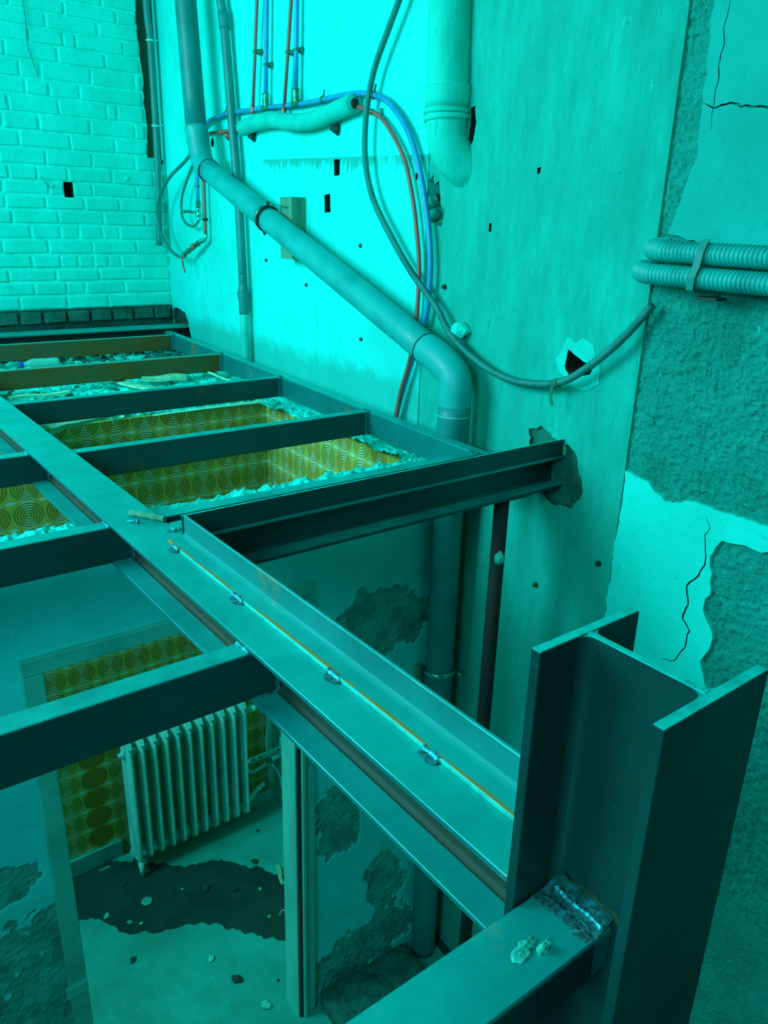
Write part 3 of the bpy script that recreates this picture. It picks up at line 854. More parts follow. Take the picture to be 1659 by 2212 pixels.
AN = thing('steel_angle', (.69, .495, T), 'steel angle with upright leg welded along the top of the long I-beam', 'steel angle')
mesh('upright_leg', box(.7085, .716, .497, 1.735, T, T + .062, .0015), M['steel'], AN)
mesh('flat_leg', join(box(.664, .7085, .497, 1.735, T, T + .0075, .0015),
     prism([(.7085, .497, T + .0075), (.7085, .497, T + .0165), (.7055, .497, T + .0105), (.6995, .497, T + .0075)], (0, 1.238, 0))), M['angle'], AN)
mesh('edge_strip', box(.6625, .6645, .50, 1.66, T + .0004, T + .008, .0006), M['cut_edge'], AN)
for k, (y, l) in enumerate(((1.68, .035), (1.355, .04), (.991, .036), (.728, .035), (1.80, .018))):
    if k == 4: x = .706
    else: x = .662
    wbd = mesh('weld_bead', bead([(x, y - l / 2, T + .004), (x + .001, y, T + .005), (x, y + l / 2, T + .004)], .0068, k * 3.1), M['weld'], AN, True)
    mesh('burn_mark', lump((x - .002, y, T + .0008), .014, l * .62, .0018, k, 2, .4), M['weld_dark'], wbd, True)

XB = thing('steel_beam', (1.4, 1.80, T - .12), 'dark steel I-beam crossing from the long beam into the right wall', 'beam')
ibeam_x(XB, .657, 2.19, 1.735, 1.863, T, .12, mats=(M['steel'], M['steel_dark'], M['steel_dark']), cope=.0605)
XA = thing('steel_angle', (1.4, 1.74, T), 'steel angle standing along the dark cross beam up to the wall', 'steel angle')
mesh('upright_leg', box(.706, 2.124, 1.737, 1.7445, T, T + .059, .001), M['steel_dark'], XA)
mesh('flat_leg', box(.722, 2.124, 1.7445, 1.80, T, T + .0075, .001), M['steel_dark'], XA)
mesh('top_edge', box(.706, 2.124, 1.7372, 1.7443, T + .0588, T + .0598, .0003), M['cut_edge'], XA)

def channel_x(t, x0, x1, yf, ztop, h=.101, b=.050, mat=None):
    """U profile along x, its web facing the camera"""
    m = mat or M['steel_joist']; tw = .006; tf = .0085
    pts = [(yf, ztop - .004), (yf + .0012, ztop - .0012), (yf + .004, ztop), (yf + b, ztop), (yf + b, ztop - tf), (yf + tw + .006, ztop - tf), (yf + tw, ztop - tf - .006),
           (yf + tw, ztop - h + tf + .006), (yf + tw + .006, ztop - h + tf), (yf + b, ztop - h + tf), (yf + b, ztop - h), (yf + .004, ztop - h), (yf, ztop - h + .004)]
    return mesh('channel', prism([(x0, p[0], p[1]) for p in pts], (x1 - x0, 0, 0)), m, t)
lab = ['rusty steel joist just in front of the far beam under the brick wall',
       'rusty brown steel joist, second in front of the far beam',
       'dark steel joist right of the long beam, its left end by the torn paper strip',
       'steel joist right of the long beam crossing the middle of the upper wallpaper',
       'steel joist right beside the dark cross beam, over the bright broken wall edge']
ys = [5.29, 4.38, 3.555, 2.68, 1.932]
for k, yf in enumerate(ys):
    x1 = chan_x(yf + .02) - .001
    t = thing('steel_joist', ((.66 + x1) / 2, yf + .025, JT - .101), lab[k], 'joist', 'joists between long beam and wall')
    channel_x(t, .6565, x1, yf, JT, mat=M['steel_brown'] if k < 2 else None)
    bz = [(x1 - .003, yf - .003, JT - .006), (x1 - .002, yf - .004, JT - .05), (x1 - .003, yf - .003, JT - .098)]
    mesh('weld_bead', bead(bz, .006, k * 2.3), M['weld_dark'], t, True)
    mesh('weld_bead', bead([(x1 + .004, yf - .001, JT + .001), (x1 + .006, yf + .025, JT + .002), (x1 + .006, yf + .048, JT + .001)], .0055, k * 1.3 + 9), M['weld_dark'], t, True)
    mesh('scorched_end', box(x1 - .022, x1 - .006, yf - .0012, yf + .002, JT - .098, JT - .004, .0006), M['steel'], t)
lab = ['short-looking steel joist at the left edge, farthest one left of the long beam',
       'steel joist left of the long beam, over the bright broken wall edge',
       'nearest steel joist at the left, crossing in front of the radiator']
for k, yf in enumerate((2.735, 1.935, 1.162)):
    t = thing('steel_joist', (-.6, yf + .025, JT - .101), lab[k], 'joist', 'joists left of the long beam')
    channel_x(t, -2.4, .6475, yf, JT)
    mesh('weld_bead', bead([(.645, yf - .004, JT - .012), (.644, yf - .005, JT - .05), (.645, yf - .004, JT - .094)], .008, k * 4.3), M['weld_dark'], t, True)
    mesh('weld_bead', bead([(.60, yf - .004, JT - .097), (.62, yf - .004, JT - .098), (.645, yf - .004, JT - .097)], .006, k * 2.9), M['weld_dark'], t, True)
    mesh('weld_bead', bead([(.586, yf + .002, JT + .001), (.586, yf + .025, JT + .002), (.586, yf + .048, JT + .001)], .005, k * 1.9), M['weld'], t, True)

EC = thing('edge_channel', (2.0, 3.7, JT - .101), 'steel edge channel running along the right wall behind the joist ends', 'beam')
def edge_channel():
    tw = .006; tf = .0085; b = .05; h = .101
    prof = [(0, -.004), (.0012, -.0012), (.004, 0), (b, 0), (b, -tf), (tw, -tf), (tw, -h + tf), (b, -h + tf), (b, -h), (.004, -h), (0, -h + .004)]
    y0, y1 = 1.928, 5.50
    P0 = [(chan_x(y0) + p[0], y0, JT + p[1]) for p in prof]
    P1 = [(chan_x(y1) + p[0], y1, JT + p[1]) for p in prof]
    n = len(prof)
    return P0 + P1, [tuple(range(n - 1, -1, -1)), tuple(range(n, 2 * n))] + [(i, (i + 1) % n, n + (i + 1) % n, n + i) for i in range(n)]
mesh('channel', edge_channel(), M['steel'], EC)
for k, (y, dz) in enumerate(((2.33, -.1), (4.0, -.07), (4.1, -.03))):
    mesh('weld_spatter', lump((chan_x(y) - .001, y, JT + dz), .004, .006, .005, k, 1), M['weld'], EC, True)

FB = thing('steel_beam', (1.2, 5.6, T - .12), 'far steel I-beam lying along the foot of the brick wall', 'beam')
ibeam_x(FB, -2.4, 2.44, 5.51, 5.715, T + .012, .14, mats=(M['steel'], M['steel_dark'], M['steel_dark']))

# column and the lower beam welded to it
CO = thing('steel_column', (.675, .4075, 0), 'upright steel H-column with open top standing in the right foreground', 'column')
ZT = 3.071
mesh('flange', box(.588, .763, .481, .495, .004, ZT, .0012), M['steel_dark'], CO)
mesh('flange', box(.578, .763, .320, .334, .004, ZT, .0012), M['steel_dark'], CO)
def col_web():
    h = .0048; r = .015; xc = .6695; pts = []
    y0, y1 = .334, .481
    def arc(cx, cy, s, e):
        for k in range(6):
            a = s + (e - s) * k / 5
            pts.append((cx + r * math.cos(a), cy + r * math.sin(a)))
    pts.append((xc - h - r, y0)); pts.append((xc + h + r, y0))
    arc(xc + h + r, y0 + r, -math.pi / 2, -math.pi); arc(xc + h + r, y1 - r, math.pi, math.pi / 2)
    pts.append((xc + h + r, y1)); pts.append((xc - h - r, y1))
    arc(xc - h - r, y1 - r, math.pi / 2, 0); arc(xc - h - r, y0 + r, 0, -math.pi / 2)
    return prism([(p[0], p[1], .004) for p in pts], (0, 0, ZT - .0045))
mesh('web', col_web(), M['steel_dark'], CO)
for (a, b, c_, d) in ((.589, .762, .482, .494), (.579, .762, .321, .333), (.6655, .6735, .334, .481)):
    mesh('sawn_end', box(a, b, c_, d, ZT - .0005, ZT + .0008), M['cut_edge'], CO)

LB = thing('channel_beam', (-.6, .434, 2.65), 'low channel beam with flat top welded into the column, in the bottom foreground', 'beam')
ZL = 2.714
mesh('top_plate', box(-2.4, .664, .389, .4795, ZL - .007, ZL, .002), M['steel'], LB)
mesh('side_leg', box(-2.4, .633, .389, .396, ZL - .062, ZL - .007, .001), M['steel_dark'], LB)  # darker steel than the top plate, shade of the front put into colour
mesh('side_leg', box(-2.4, .633, .4725, .4795, ZL - .062, ZL - .007, .001), M['steel_dark'], LB)
mesh('end_gusset', box(.6335, .6642, .3895, .3955, ZL - .060, ZL - .0075, .001), M['steel'], LB)  # lighter steel than the legs, the lit look painted into this plate
def weld_crust(y0, y1, x0, x1, zf, seed, step=.0022):
    """rough crust of weld runs, a lumpy relief between the plate and the web"""
    nx = int((x1 - x0) / step); ny = int((y1 - y0) / step); V, F = [], []
    for i in range(nx + 1):
        for k in range(ny + 1):
            u = i / nx; v = k / ny
            x = x0 + (x1 - x0) * u; y = y0 + (y1 - y0) * v
            e = min(1, 6 * v, 6 * (1 - v), 4 * u + .02)
            ed = .6 + .8 * noise.noise(Vector((y * 60, seed, 2)))
            h = zf(u) + e * (.0035 * noise.noise(Vector((x * 260, y * 130, seed))) + .003 * noise.noise(Vector((x * 120, y * 420, seed + 5))) + .0022)
            if u < .25 * ed: h = -.002
            V.append((x, y, ZL + h))
    for i in range(nx):
        for k in range(ny):
            a = i * (ny + 1) + k; F.append((a, a + ny + 1, a + ny + 2, a + 1))
    return V, F
mesh('burn_mark', lump((.6652, .422, ZL + .014), .0007, .050, .022, 12, 3, .9, 2.6), M['burn'], CO, True)
mesh('weld_seam', weld_crust(.390, .4785, .612, .6642, lambda u: .001 + .013 * max(0, u - .45) ** 1.5 * 2.4, 3), M['weld_dark'], LB, True)
mesh('weld_run', bead([(.650, .468, ZL + .008), (.647, .44, ZL + .007), (.649, .415, ZL + .007), (.647, .392, ZL + .006)], .0042, 4, .0025), M['weld'], LB, True)
mesh('weld_run', bead([(.634, .455, ZL + .002), (.630, .43, ZL + .002), (.633, .405, ZL + .002)], .0038, 8, .0025), M['weld_dark'], LB, True)
mesh('weld_plug', lump((.560, .432, ZL + .001), .018, .007, .005, 4, 2, .7, 2.2), M['chip'], LB, False)
mesh('weld_plug', lump((.572, .417, ZL + .004), .010, .005, .007, 8, 2, .6, 2.0), M['chip'], LB, False)
mesh('weld_plug', lump((.547, .428, ZL + .001), .014, .010, .003, 9, 2, .5, 2.0), M['chip'], LB, False)

# post under the cross beam
RP = thing('steel_post', (1.9, 1.797, 0), 'thin rusty tubular post standing under the dark cross beam', 'post')
mesh('tube', cyl((1.9, 1.797, .004), (1.9, 1.797, 2.618), .0265, 18), M['rust_pipe'], RP, True)
mesh('head_plate', box(1.845, 1.98, 1.755, 1.84, 2.617, 2.629, .002), M['rust_pipe'], RP)
mesh('lump', lump((1.885, 1.772, 2.40), .02, .018, .025, 4, 2, .5), M['chip'], RP, True)

# loose things on the beam
single('wooden_stick', tube(resample([Vector((.655, 1.965, T + .009)), Vector((.712, 1.868, T + .009))], .012), lambda i, s: .0085 + .001 * math.sin(i * 2.2), 7), M['wood'], 'short round wooden stick lying across the long beam', 'stick', base=(.683, 1.916, T))
sc = thing('screw', (.643, 1.906, T), 'small screw lying beside the wooden stick on the long beam', 'screw')
mesh('shank', cyl((.632, 1.922, T + .004), (.650, 1.900, T + .0045), .0028, 8, .0034), M['weld'], sc, True)
mesh('head', cyl((.650, 1.900, T + .006), (.6525, 1.897, T + .006), .006, 10), M['weld'], sc, True)

# ------------------------------------------------------------------ pipes on the right wall
PR = .061
SP = thing('drain_pipe', WP(2.226, 0, .112), 'thick grey plastic drain pipe running diagonally down the right wall', 'pipe')
p_top = WP(4.95, 5.95, .16); p_a = WP(4.75, 3.99, .16); p_b = WP(4.725, 3.89, .155)
d0 = WP(4.664, 3.787, .15); d1 = WP(2.302, 3.004, .122)
dd = (d1 - d0).normalized()
low_top = WP(2.226, 2.865, .112); low_bot = WP(2.226, .004, .112)
mesh('upper_pipe', tube(resample([p_top, p_a], .2), PR, 28), M['pvc'], SP, True)
so = mesh('socket', tube(resample(catmull([p_a + (p_a - p_b).normalized() * .02, p_a, p_b, WP(4.69, 3.815, .152), d0 + dd * .06], 10), .012), lambda i, s: PR + (.0055 if s < .085 else .004), 28), M['pvc2'], SP, True)
mesh('seal', ring(d0 + dd * .062, dd, PR - .001, .006, .0075, 30), M['rubber'], so, True)
mesh('diagonal_pipe', tube(resample([d0 + dd * .05, d1 - dd * .04], .2), PR, 28), M['pvc2'], SP, True)  # lighter copy of the upright pipe's colour, its stronger lighting painted in
kp = catmull([d1 - dd * .12, d1 - dd * .02, WP(2.232, 2.952, .114), low_top, low_top - Vector((0, 0, .06))], 10)
so = mesh('elbow', tube(resample(kp, .012), PR + .003, 28), M['pvc2'], SP, True)
mesh('seal', ring(d1 - dd * .118, dd, PR + .001, .005, .0035, 30), M['rubber'], so, True)
mesh('lower_pipe', tube(resample([low_top - Vector((0, 0, .02)), low_top - Vector((0, 0, .19)), low_top - Vector((0, 0, .2)), low_bot], .05), lambda i, s: PR + (.004 if s < .17 else 0), 28), M['pvc'], SP, True)
mesh('seal', ring(low_top - Vector((0, 0, .058)), (0, 0, 1), PR + .002, .003, .0035, 30), M['zip'], so, True)
# clamps
cpos = WP(3.832, 3.517, .15)
cl = mesh('pipe_clamp', ring(cpos, dd, PR + .001, .026, .004, 30), M['chrome'], SP, True)
mesh('rubber_strip', ring(cpos + dd * .018, dd, PR + .0005, .012, .007, 30), M['rubber'], cl, True)
upv = (Vector((0, 0, 1)) - dd * dd.z).normalized()
mesh('lug', lump(cpos + upv * (PR + .012), .008, .014, .012, 2, 1, .3), M['rubber'], cl, True)
mesh('lug', lump(cpos - upv * (PR + .014), .010, .018, .016, 5, 1, .3), M['rubber'], cl, True)
mesh('screw', cyl(cpos + upv * (PR + .016), WP(3.70, 3.566, .083), .003, 8), M['brass'], cl, True)
cpos = WP(2.226, 1.655, .112)
cl = mesh('pipe_clamp', ring(cpos, (0.05, 0.12, 1), PR + .008, .022, .003, 30), M['chrome'], SP, True)
mesh('bracket', box(cpos.x - PR - .03, cpos.x - PR - .004, cpos.y + .040, cpos.y + .060, cpos.z - .16, cpos.z + .03, .002), M['wood'], cl)
mesh('bolt', cyl(cpos + Vector((.05, -.085, 0)), cpos + Vector((.06, -.05, 0)), .006, 8), M['chrome'], cl, True)

blk = [WP(3.80, 3.318, 0), WP(3.665, 3.318, 0), WP(3.665, 3.618, 0), WP(3.80, 3.618, 0)]
single('wooden_block', prism(blk, (-.083, 0, 0)), M['wood'], 'upright wooden block on the wall behind the diagonal drain pipe', 'wood block')

TP = thing('waste_pipe', WP(4.38, 2.45, .05), 'thin grey waste pipe running down the wall beside the brick corner', 'pipe')
tpts = [WP(4.60, 5.95, .05), WP(4.565, 4.636, .05), WP(4.526, 4.53, .05), WP(4.424, 3.715, .05), WP(4.40, 3.439, .05), WP(4.388, 3.179, .05), WP(4.385, 2.935, .05), WP(4.375, 2.45, .05)]
mesh('upper_pipe', tube(resample(tpts[:3], .1), .0255, 18), M['pvc'], TP, True)
mesh('socket', tube(resample([WP(4.537, 4.57, .05), WP(4.52, 4.49, .05)], .02), .030, 18), M['pvc'], TP, True)
mesh('long_pipe', tube(resample(catmull(tpts[2:6], 8), .05), .0255, 18), M['pvc'], TP, True)
mesh('reducer', tube(resample([WP(4.388, 3.20, .05), WP(4.387, 3.12, .05), WP(4.387, 3.11, .05), WP(4.386, 2.97, .05)], .01), lambda i, s: .0265 if s < .08 else .0305, 18), M['pvc'], TP, True)
mesh('branch', tube(resample([WP(4.43, 3.095, .05), WP(4.39, 3.0, .05)], .01), .022, 14), M['pvc'], TP, True)
mesh('lower_pipe', tube(resample([WP(4.386, 3.0, .05), tpts[-1]], .1), .0265, 18), M['pvc_pale'], TP, True)

CC = thing('corner_conduit', (2.318, 5.79, 3.31), 'straight grey conduit pipe hanging in the corner beside the brick wall', 'pipe')
cpts = [Vector((2.335, 5.79, 5.95)), Vector((2.341, 5.79, 4.853)), Vector((2.352, 5.79, 4.586)), Vector((2.346, 5.79, 3.871)), Vector((2.318, 5.79, 3.313))]
mesh('pipe', tube(resample(catmull(cpts, 8), .04), .022, 16), M['pvc'], CC, True)
mesh('mouth_shade', cyl(cpts[-1] + Vector((0, 0, -.001)), cpts[-1] + Vector((0, 0, .004)), .017, 14), M['hole'], CC, True)  # dark disc painted as the shade inside the pipe mouth
for z in (4.62, 4.10):
    xx = 2.351 if z > 4.5 else 2.349
    k = mesh('clip', ring((xx, 5.79, z), (0, 0, 1), .0215, .012, .004, 18), M['zip'], CC, True)
    mesh('nail', cyl((xx + .02, 5.785, z), (xx + .062, 5.78, z + .01), .004, 8), M['zip'], k, True)

# risers
def pipe_clip(parent, p, off, r, mat):
    k = mesh('clip', ring(p, (0, 0, 1), r, .01, .0035, 14), mat, parent, True)
    mesh('stem', cyl(Vector(p) + WN * -r, Vector(p) + WN * -(off - .002), .011, 10, .018), mat, k, True)
for k, (ya, za, yb, zb, lab_) in enumerate(((4.02, 5.95, 4.199, 4.055, 'brown copper riser, left one of the two copper risers'),
                                            (3.63, 5.95, 3.823, 4.01, 'brown copper riser, right one of the two copper risers'))):
    a = WP(4.11, 4.555, .04) if k == 0 else WP(3.726, 4.486, .04)
    b = WP(yb, zb, .04)
    top = b + (a - b) * ((5.95 - b.z) / (a.z - b.z))
    t = thing('copper_riser', b, lab_, 'pipe', 'copper risers')
    mesh('pipe', tube(resample([top, b], .2), .0088, 12), M['copper_brown'], t, True)
    mesh('elbow_end', tube(resample([b + Vector((0, 0, .03)), b + Vector((0, 0, -.012))], .01), .0125, 12), M['copper'], t, True)
    pz = 4.33 if k == 0 else 4.275
    p = b + (a - b) * ((pz - b.z) / (a.z - b.z))
    pipe_clip(t, p, .04, .0092, M['brass'])
for k, (ya, yb, zb, lab_) in enumerate(((4.005, 4.043, 4.09, 'blue riser pipe, left one of the two blue risers'), (3.678, 3.698, 4.075, 'blue riser pipe, right one of the two blue risers'))):
    b = WP(yb, zb, .035); a = WP(ya, 4.54 if k == 0 else 4.48, .035)
    top = b + (a - b) * ((5.95 - b.z) / (a.z - b.z))
    t = thing('blue_riser', b, lab_, 'pipe', 'blue risers')
    mesh('pipe', tube(resample([top, b], .2), .0115, 14), M['blue'], t, True)
    fi = mesh('tee_fitting', tube(resample([b + Vector((0, 0, .035)), b + Vector((0, 0, -.03))], .01), lambda i, s: .0155 if i % 3 else .018, 12), M['brass'], t, True)
    mesh('nut', cyl(b + Vector((0, .03, -.03)), b + Vector((0, -.035, -.03)), .0155, 8), M['brass'], fi)
    pz = 4.255 if k == 0 else 4.275
    p = b + (a - b) * ((pz - b.z) / (a.z - b.z))
    pipe_clip(t, p, .035, .012, M['brass'])
BR = thing('blue_pipe', WP(2.80, 2.45, .03), 'long blue water pipe bending along and down the right wall', 'pipe')
bl = [(5.02, 4.02), (4.877, 4.058), (4.583, 4.076), (4.257, 4.066), (4.021, 4.058), (3.703, 4.041), (3.421, 4.036), (3.21, 4.035), (3.016, 4.017), (2.87, 3.97), (2.729, 3.86), (2.639, 3.72), (2.572, 3.548), (2.533, 3.373), (2.536, 3.21), (2.561, 3.114), (2.665, 2.883), (2.745, 2.68), (2.81, 2.40)]
mesh('pipe', tube(resample(catmull([WP(y, z, .03) for y, z in bl], 8), .02), .012, 14), M['blue'], BR, True)
for (y, z) in ((4.60, 4.075), (3.43, 4.036), (2.985, 4.01)):
    k = mesh('clip', ring(WP(y, z, .03), (0.07, 1, -.05), .0125, .012, .004, 14), M['brass'], BR, True)
    mesh('screw', cyl(WP(y, z + .014, .03), WP(y - .01, z + .04, .028), .004, 8), M['brass'], k, True)
BN = thing('brown_pipe', WP(2.6, 2.75, .03), 'thin brown pipe curving down the wall next to the blue pipe', 'pipe')
bn = [(3.20, 3.985), (3.148, 3.982), (3.013, 3.952), (2.902, 3.904), (2.756, 3.768), (2.68, 3.618), (2.637, 3.477), (2.61, 3.333), (2.595, 3.129), (2.634, 2.949), (2.696, 2.796), (2.74, 2.60), (2.78, 2.42)]
mesh('pipe', tube(resample(catmull([WP(y, z, .03 if i < 8 else .045) for i, (y, z) in enumerate(bn)], 8), .02), .009, 12), M['copper_brown'], BN, True)
k = mesh('clip', ring(WP(3.0, 3.947, .03), (0.07, 1, .3), .0095, .012, .004, 14), M['chrome'], BN, True)
mesh('stem', cyl(WP(2.99, 3.944, .022), WP(2.965, 3.94, .001), .012, 10, .024), M['foam'], k, True)
BS = thing('short_brown_pipe', WP(4.73, 3.98, .03), 'short brown copper pipe between the drain pipe and the thin waste pipe', 'pipe')
mesh('pipe', tube(resample([WP(5.0, 3.998, .03), WP(4.36, 3.978, .035)], .05), .0095, 12), M['copper_brown'], BS, True)
k = mesh('clip', ring(WP(4.68, 3.988, .03), (0.07, 1, 0), .0098, .014, .005, 14), M['copper'], BS, True)
mesh('stem', cyl(WP(4.66, 3.985, .022), WP(4.62, 3.96, .001), .012, 10, .024), M['copper'], k, True)
FI = thing('pipe_insulation', WP(3.75, 3.94, .05), 'wavy foam insulation tube on the wall below the four risers', 'pipe insulation')
ip = [(4.34, 3.980), (4.167, 3.992), (3.963, 3.994), (3.749, 3.966), (3.552, 3.953), (3.369, 3.965), (3.2, 3.985), (3.12, 3.99)]
path = resample(catmull([WP(y, z, .045) for y, z in ip], 10), .012)
mesh('sleeve', tube(path, lambda i, s: .040 + .0018 * noise.noise(Vector((s * 9, 0, 3))) - (.006 if i == 0 else 0), 18), M['foam'], FI, True)
mesh('mouth_shade', cyl(path[-1] - (path[-1] - path[-2]).normalized() * .002, path[-1] + (path[-1] - path[-2]).normalized() * .002, .021, 14), M['hole'], FI, True)  # dark disc stands for the shaded hollow of the sleeve
for y, z in ((4.29, 3.945), (3.36, 3.915)):
    mesh('support', cyl(WP(y, z, .03), WP(y - .03, z - .01, .001), .012, 10, .026), M['dark_mortar'], FI, True)

# taps and hoses near the brick corner
VS = thing('tap_pipe', WP(4.98, 3.40, .04), 'thin chrome pipe with an angled tap near the brick corner', 'tap')
mesh('pipe', tube(resample([WP(4.977, 3.80, .04), WP(4.99, 3.40, .04)], .05), .0115, 12), M['copper'], VS, True)
mesh('clip', ring(WP(4.985, 3.50, .04), (0, 0, 1), .012, .016, .006, 14), M['rubber'], VS, True)
mesh('elbow', tube(resample(catmull([WP(4.99, 3.41, .04), WP(4.995, 3.375, .045), WP(5.04, 3.365, .06)], 6), .006), .016, 12), M['chrome'], VS, True)
mesh('tap_body', tube(resample([WP(5.03, 3.365, .06), WP(5.27, 3.275, .09)], .012), lambda i, s: .018 if (i // 3) % 2 else .0135, 12), M['brass'], VS, True)
mesh('handle', tube(resample(catmull([WP(5.265, 3.29, .085), WP(5.27, 3.25, .11), WP(5.22, 3.16, .115)], 5), .01), .0065, 8), M['copper'], VS, True)
mesh('bonnet', lump(WP(5.10, 3.33, .09), .022, .022, .022, 3, 1, .25), M['copper'], VS, True)
VT = thing('valve', WP(5.09, 3.5, .04), 'small brass valve under a blue pipe end near the brick corner', 'valve')
mesh('blue_stub', tube(resample([WP(5.085, 3.84, .04), WP(5.098, 3.60, .04)], .05), .0115, 12), M['blue'], VT, True)
mesh('clip', ring(WP(5.092, 3.70, .04), (0, 0, 1), .012, .01, .004, 12), M['brass'], VT, True)
mesh('nut', cyl(WP(5.098, 3.61, .04), WP(5.098, 3.575, .04), .018, 8), M['brass'], VT)
mesh('body', tube(resample([WP(5.098, 3.575, .04), WP(5.10, 3.49, .04)], .01), lambda i, s: .0165 if i % 3 else .012, 12), M['chrome'], VT, True)
hd = mesh('spindle', cyl(WP(5.10, 3.54, .045), WP(5.19, 3.545, .085), .008, 10), M['brass'], VT, True)
mesh('knob', lump(WP(5.21, 3.545, .095), .018, .018, .012, 1, 1, .2), M['brass'], hd, True)
hp = [WP(4.95, 3.99, .07), WP(5.124, 3.869, .08), WP(5.40, 3.765, .11), WP(5.60, 3.66, .12), WP(5.70, 3.54, .12), WP(5.68, 3.42, .12), WP(5.52, 3.30, .11), WP(5.36, 3.255, .10), WP(5.26, 3.262, .095)]
single('flexible_hose', tube(resample(catmull(hp, 8), .014), .011, 12), M['hose'], 'long grey hose looping from behind the drain pipe to the lower tap', 'hose', smooth=True)
hp = [WP(5.06, 3.85, .06), WP(5.139, 3.79, .065), WP(5.30, 3.652, .07), WP(5.325, 3.54, .075), WP(5.26, 3.475, .075), WP(5.15, 3.455, .06), WP(5.10, 3.49, .04)]
single('flexible_hose', tube(resample(catmull(hp, 8), .012), .0085, 12), M['hose'], 'short grey hose looping to the small brass valve', 'hose', smooth=True)

# hanging corrugated conduit
fx = [(2.70, 4.44), (2.788, 4.315), (2.855, 4.232), (2.953, 4.107), (3.009, 3.967), (3.023, 3.825), (3.0, 3.705), (2.93, 3.583), (2.778, 3.436), (2.632, 3.314), (2.461, 3.199), (2.345, 3.095), (2.179, 3.02), (2.015, 2.985), (1.892, 2.985), (1.747, 3.012), (1.64, 3.071), (1.52, 3.17), (1.454, 3.254), (1.42, 3.298)]
FX = thing('corrugated_cable', WP(1.892, 2.97, .05), 'thin corrugated grey cable hanging in a long loop over the right wall', 'cable')
path = resample(catmull([WP(2.45, 5.2, .05), WP(2.58, 4.7, .05)] + [WP(y, z, .05 if i < 18 else .03) for i, (y, z) in enumerate(fx)], 10), .0022)
mesh('sheath', tube(path, lambda i, s: .0125 + .0016 * math.sin(s * 2 * math.pi / .0088), 12), M['flex'], FX, True)
kn = mesh('tape_knot', ring(WP(1.755, 3.008, .05), (0.07, 1, -.3), .013, .03, .003, 14), M['tape'], FX, True)
mesh('tape_tail', prism([tuple(WP(1.765, 3.0, .066)), tuple(WP(1.75, 2.998, .066)), tuple(WP(1.757, 2.965, .064)), tuple(WP(1.748, 2.935, .06)), tuple(WP(1.76, 2.93, .06)), tuple(WP(1.769, 2.965, .064))], (.002, 0, 0)), M['tape'], kn)

# two fat ribbed conduits with a strap
def big_conduit(z0, yend, off, lab_):
    t = thing('ribbed_conduit', WP(1.1, z0 - .027, off), lab_, 'conduit', 'fat ribbed conduits')
    pts = [WP(.2, z0, off), WP(.6, z0, off), WP(1.05, z0 + .001, off), WP(yend - .10, z0 + .003, off), WP(yend - .035, z0 + .005, off - .006), WP(yend + .012, z0 + .008, off - .045), WP(yend + .01, z0 + .012, off - .10), WP(yend - .02, z0 + .014, off - .16)]
    path = resample(catmull(pts, 12), .0019)
    mesh('sheath', tube(path, lambda i, s: .0262 + .0034 * max(-.75, math.sin(s * 2 * math.pi / .0132)), 18), M['flex_big'], t, True)
    return t
big_conduit(3.447, 1.425, .078, 'upper one of the two fat ribbed conduits on the right wall')
big_conduit(3.385, 1.450, .090, 'lower one of the two fat ribbed conduits on the right wall')
ST = thing('conduit_strap', WP(1.235, 3.34, .08), 'flat dark strap holding the two fat ribbed conduits', 'strap')
y0 = 1.222
sp = [(.045, 3.487), (.10, 3.486), (.113, 3.455), (.116, 3.417), (.127, 3.388), (.122, 3.358), (.10, 3.345), (.0, 3.338), (-.02, 3.338)]
V, F = [], []
for (of, z) in sp:
    for dy, do in ((0, 0), (.022, 0), (.022, .004), (0, .004)):
        V.append(tuple(WP(y0 + dy + (3.41 - z) * .10, z, of + do)))
for i in range(len(sp) - 1):
    for q in range(4):
        F.append((i * 4 + q, i * 4 + (q + 1) % 4, (i + 1) * 4 + (q + 1) % 4, (i + 1) * 4 + q))
F.append((0, 1, 2, 3)); n = len(V); F.append((n - 4, n - 3, n - 2, n - 1))
mesh('band', (V, F), M['flex'], ST)
mesh('wall_plate', box(*(lambda p: (p.x - .002, p.x + .05, p.y - .05, p.y + .012, p.z - .004, p.z + .004))(WP(1.225, 3.336, .09))), M['rubber'], ST)

# clay pipe half buried in the wall
CP = thing('clay_pipe', WP(2.47, 3.65, .02), 'thick painted old pipe half buried in the right wall, its elbow turning in', 'pipe')
mesh('barrel', tube(resample([WP(2.50, 5.95, .025), WP(2.482, 4.265, .025), WP(2.462, 3.90, .03)], .1), lambda i, s: .083, 24), M['clay'], CP, True)
mesh('sleeve', tube(resample([WP(2.463, 3.985, .03), WP(2.462, 3.915, .03)], .02), .087, 24), M['clay'], CP, True)
mesh('collar', tube(resample([WP(2.462, 3.905, .03), WP(2.462, 3.893, .03)], .006), .094, 24), M['clay'], CP, True)
mesh('collar', tube(resample([WP(2.462, 3.886, .03), WP(2.461, 3.868, .03)], .006), .092, 24), M['clay'], CP, True)
ep = [WP(2.462, 3.90, .03), WP(2.46, 3.83, .03), WP(2.445, 3.77, .015), WP(2.415, 3.715, -.03), WP(2.38, 3.68, -.10)]
mesh('elbow', tube(resample(catmull(ep, 8), .012), lambda i, s: .082 - .05 * max(0, s - .12), 24), M['clay'], CP, True)

# brick stubs showing in the broken plaster under the clay pipe
for k, (y, z, h) in enumerate(((2.60, 3.60, .05), (2.60, 3.545, .045), (2.592, 3.49, .045))):
    mesh('brick', lump(W(y, z, -.03), .03, .028, h * .5, k + 3, 2, .35), M['mid'], w2, True)
single('plaster_lump', lump(WP(2.33, 3.115, .02), .03, .045, .03, 6, 2, .5), M['rubble'], 'crumbly plaster lump on the wall above the lower drain elbow', 'plaster')

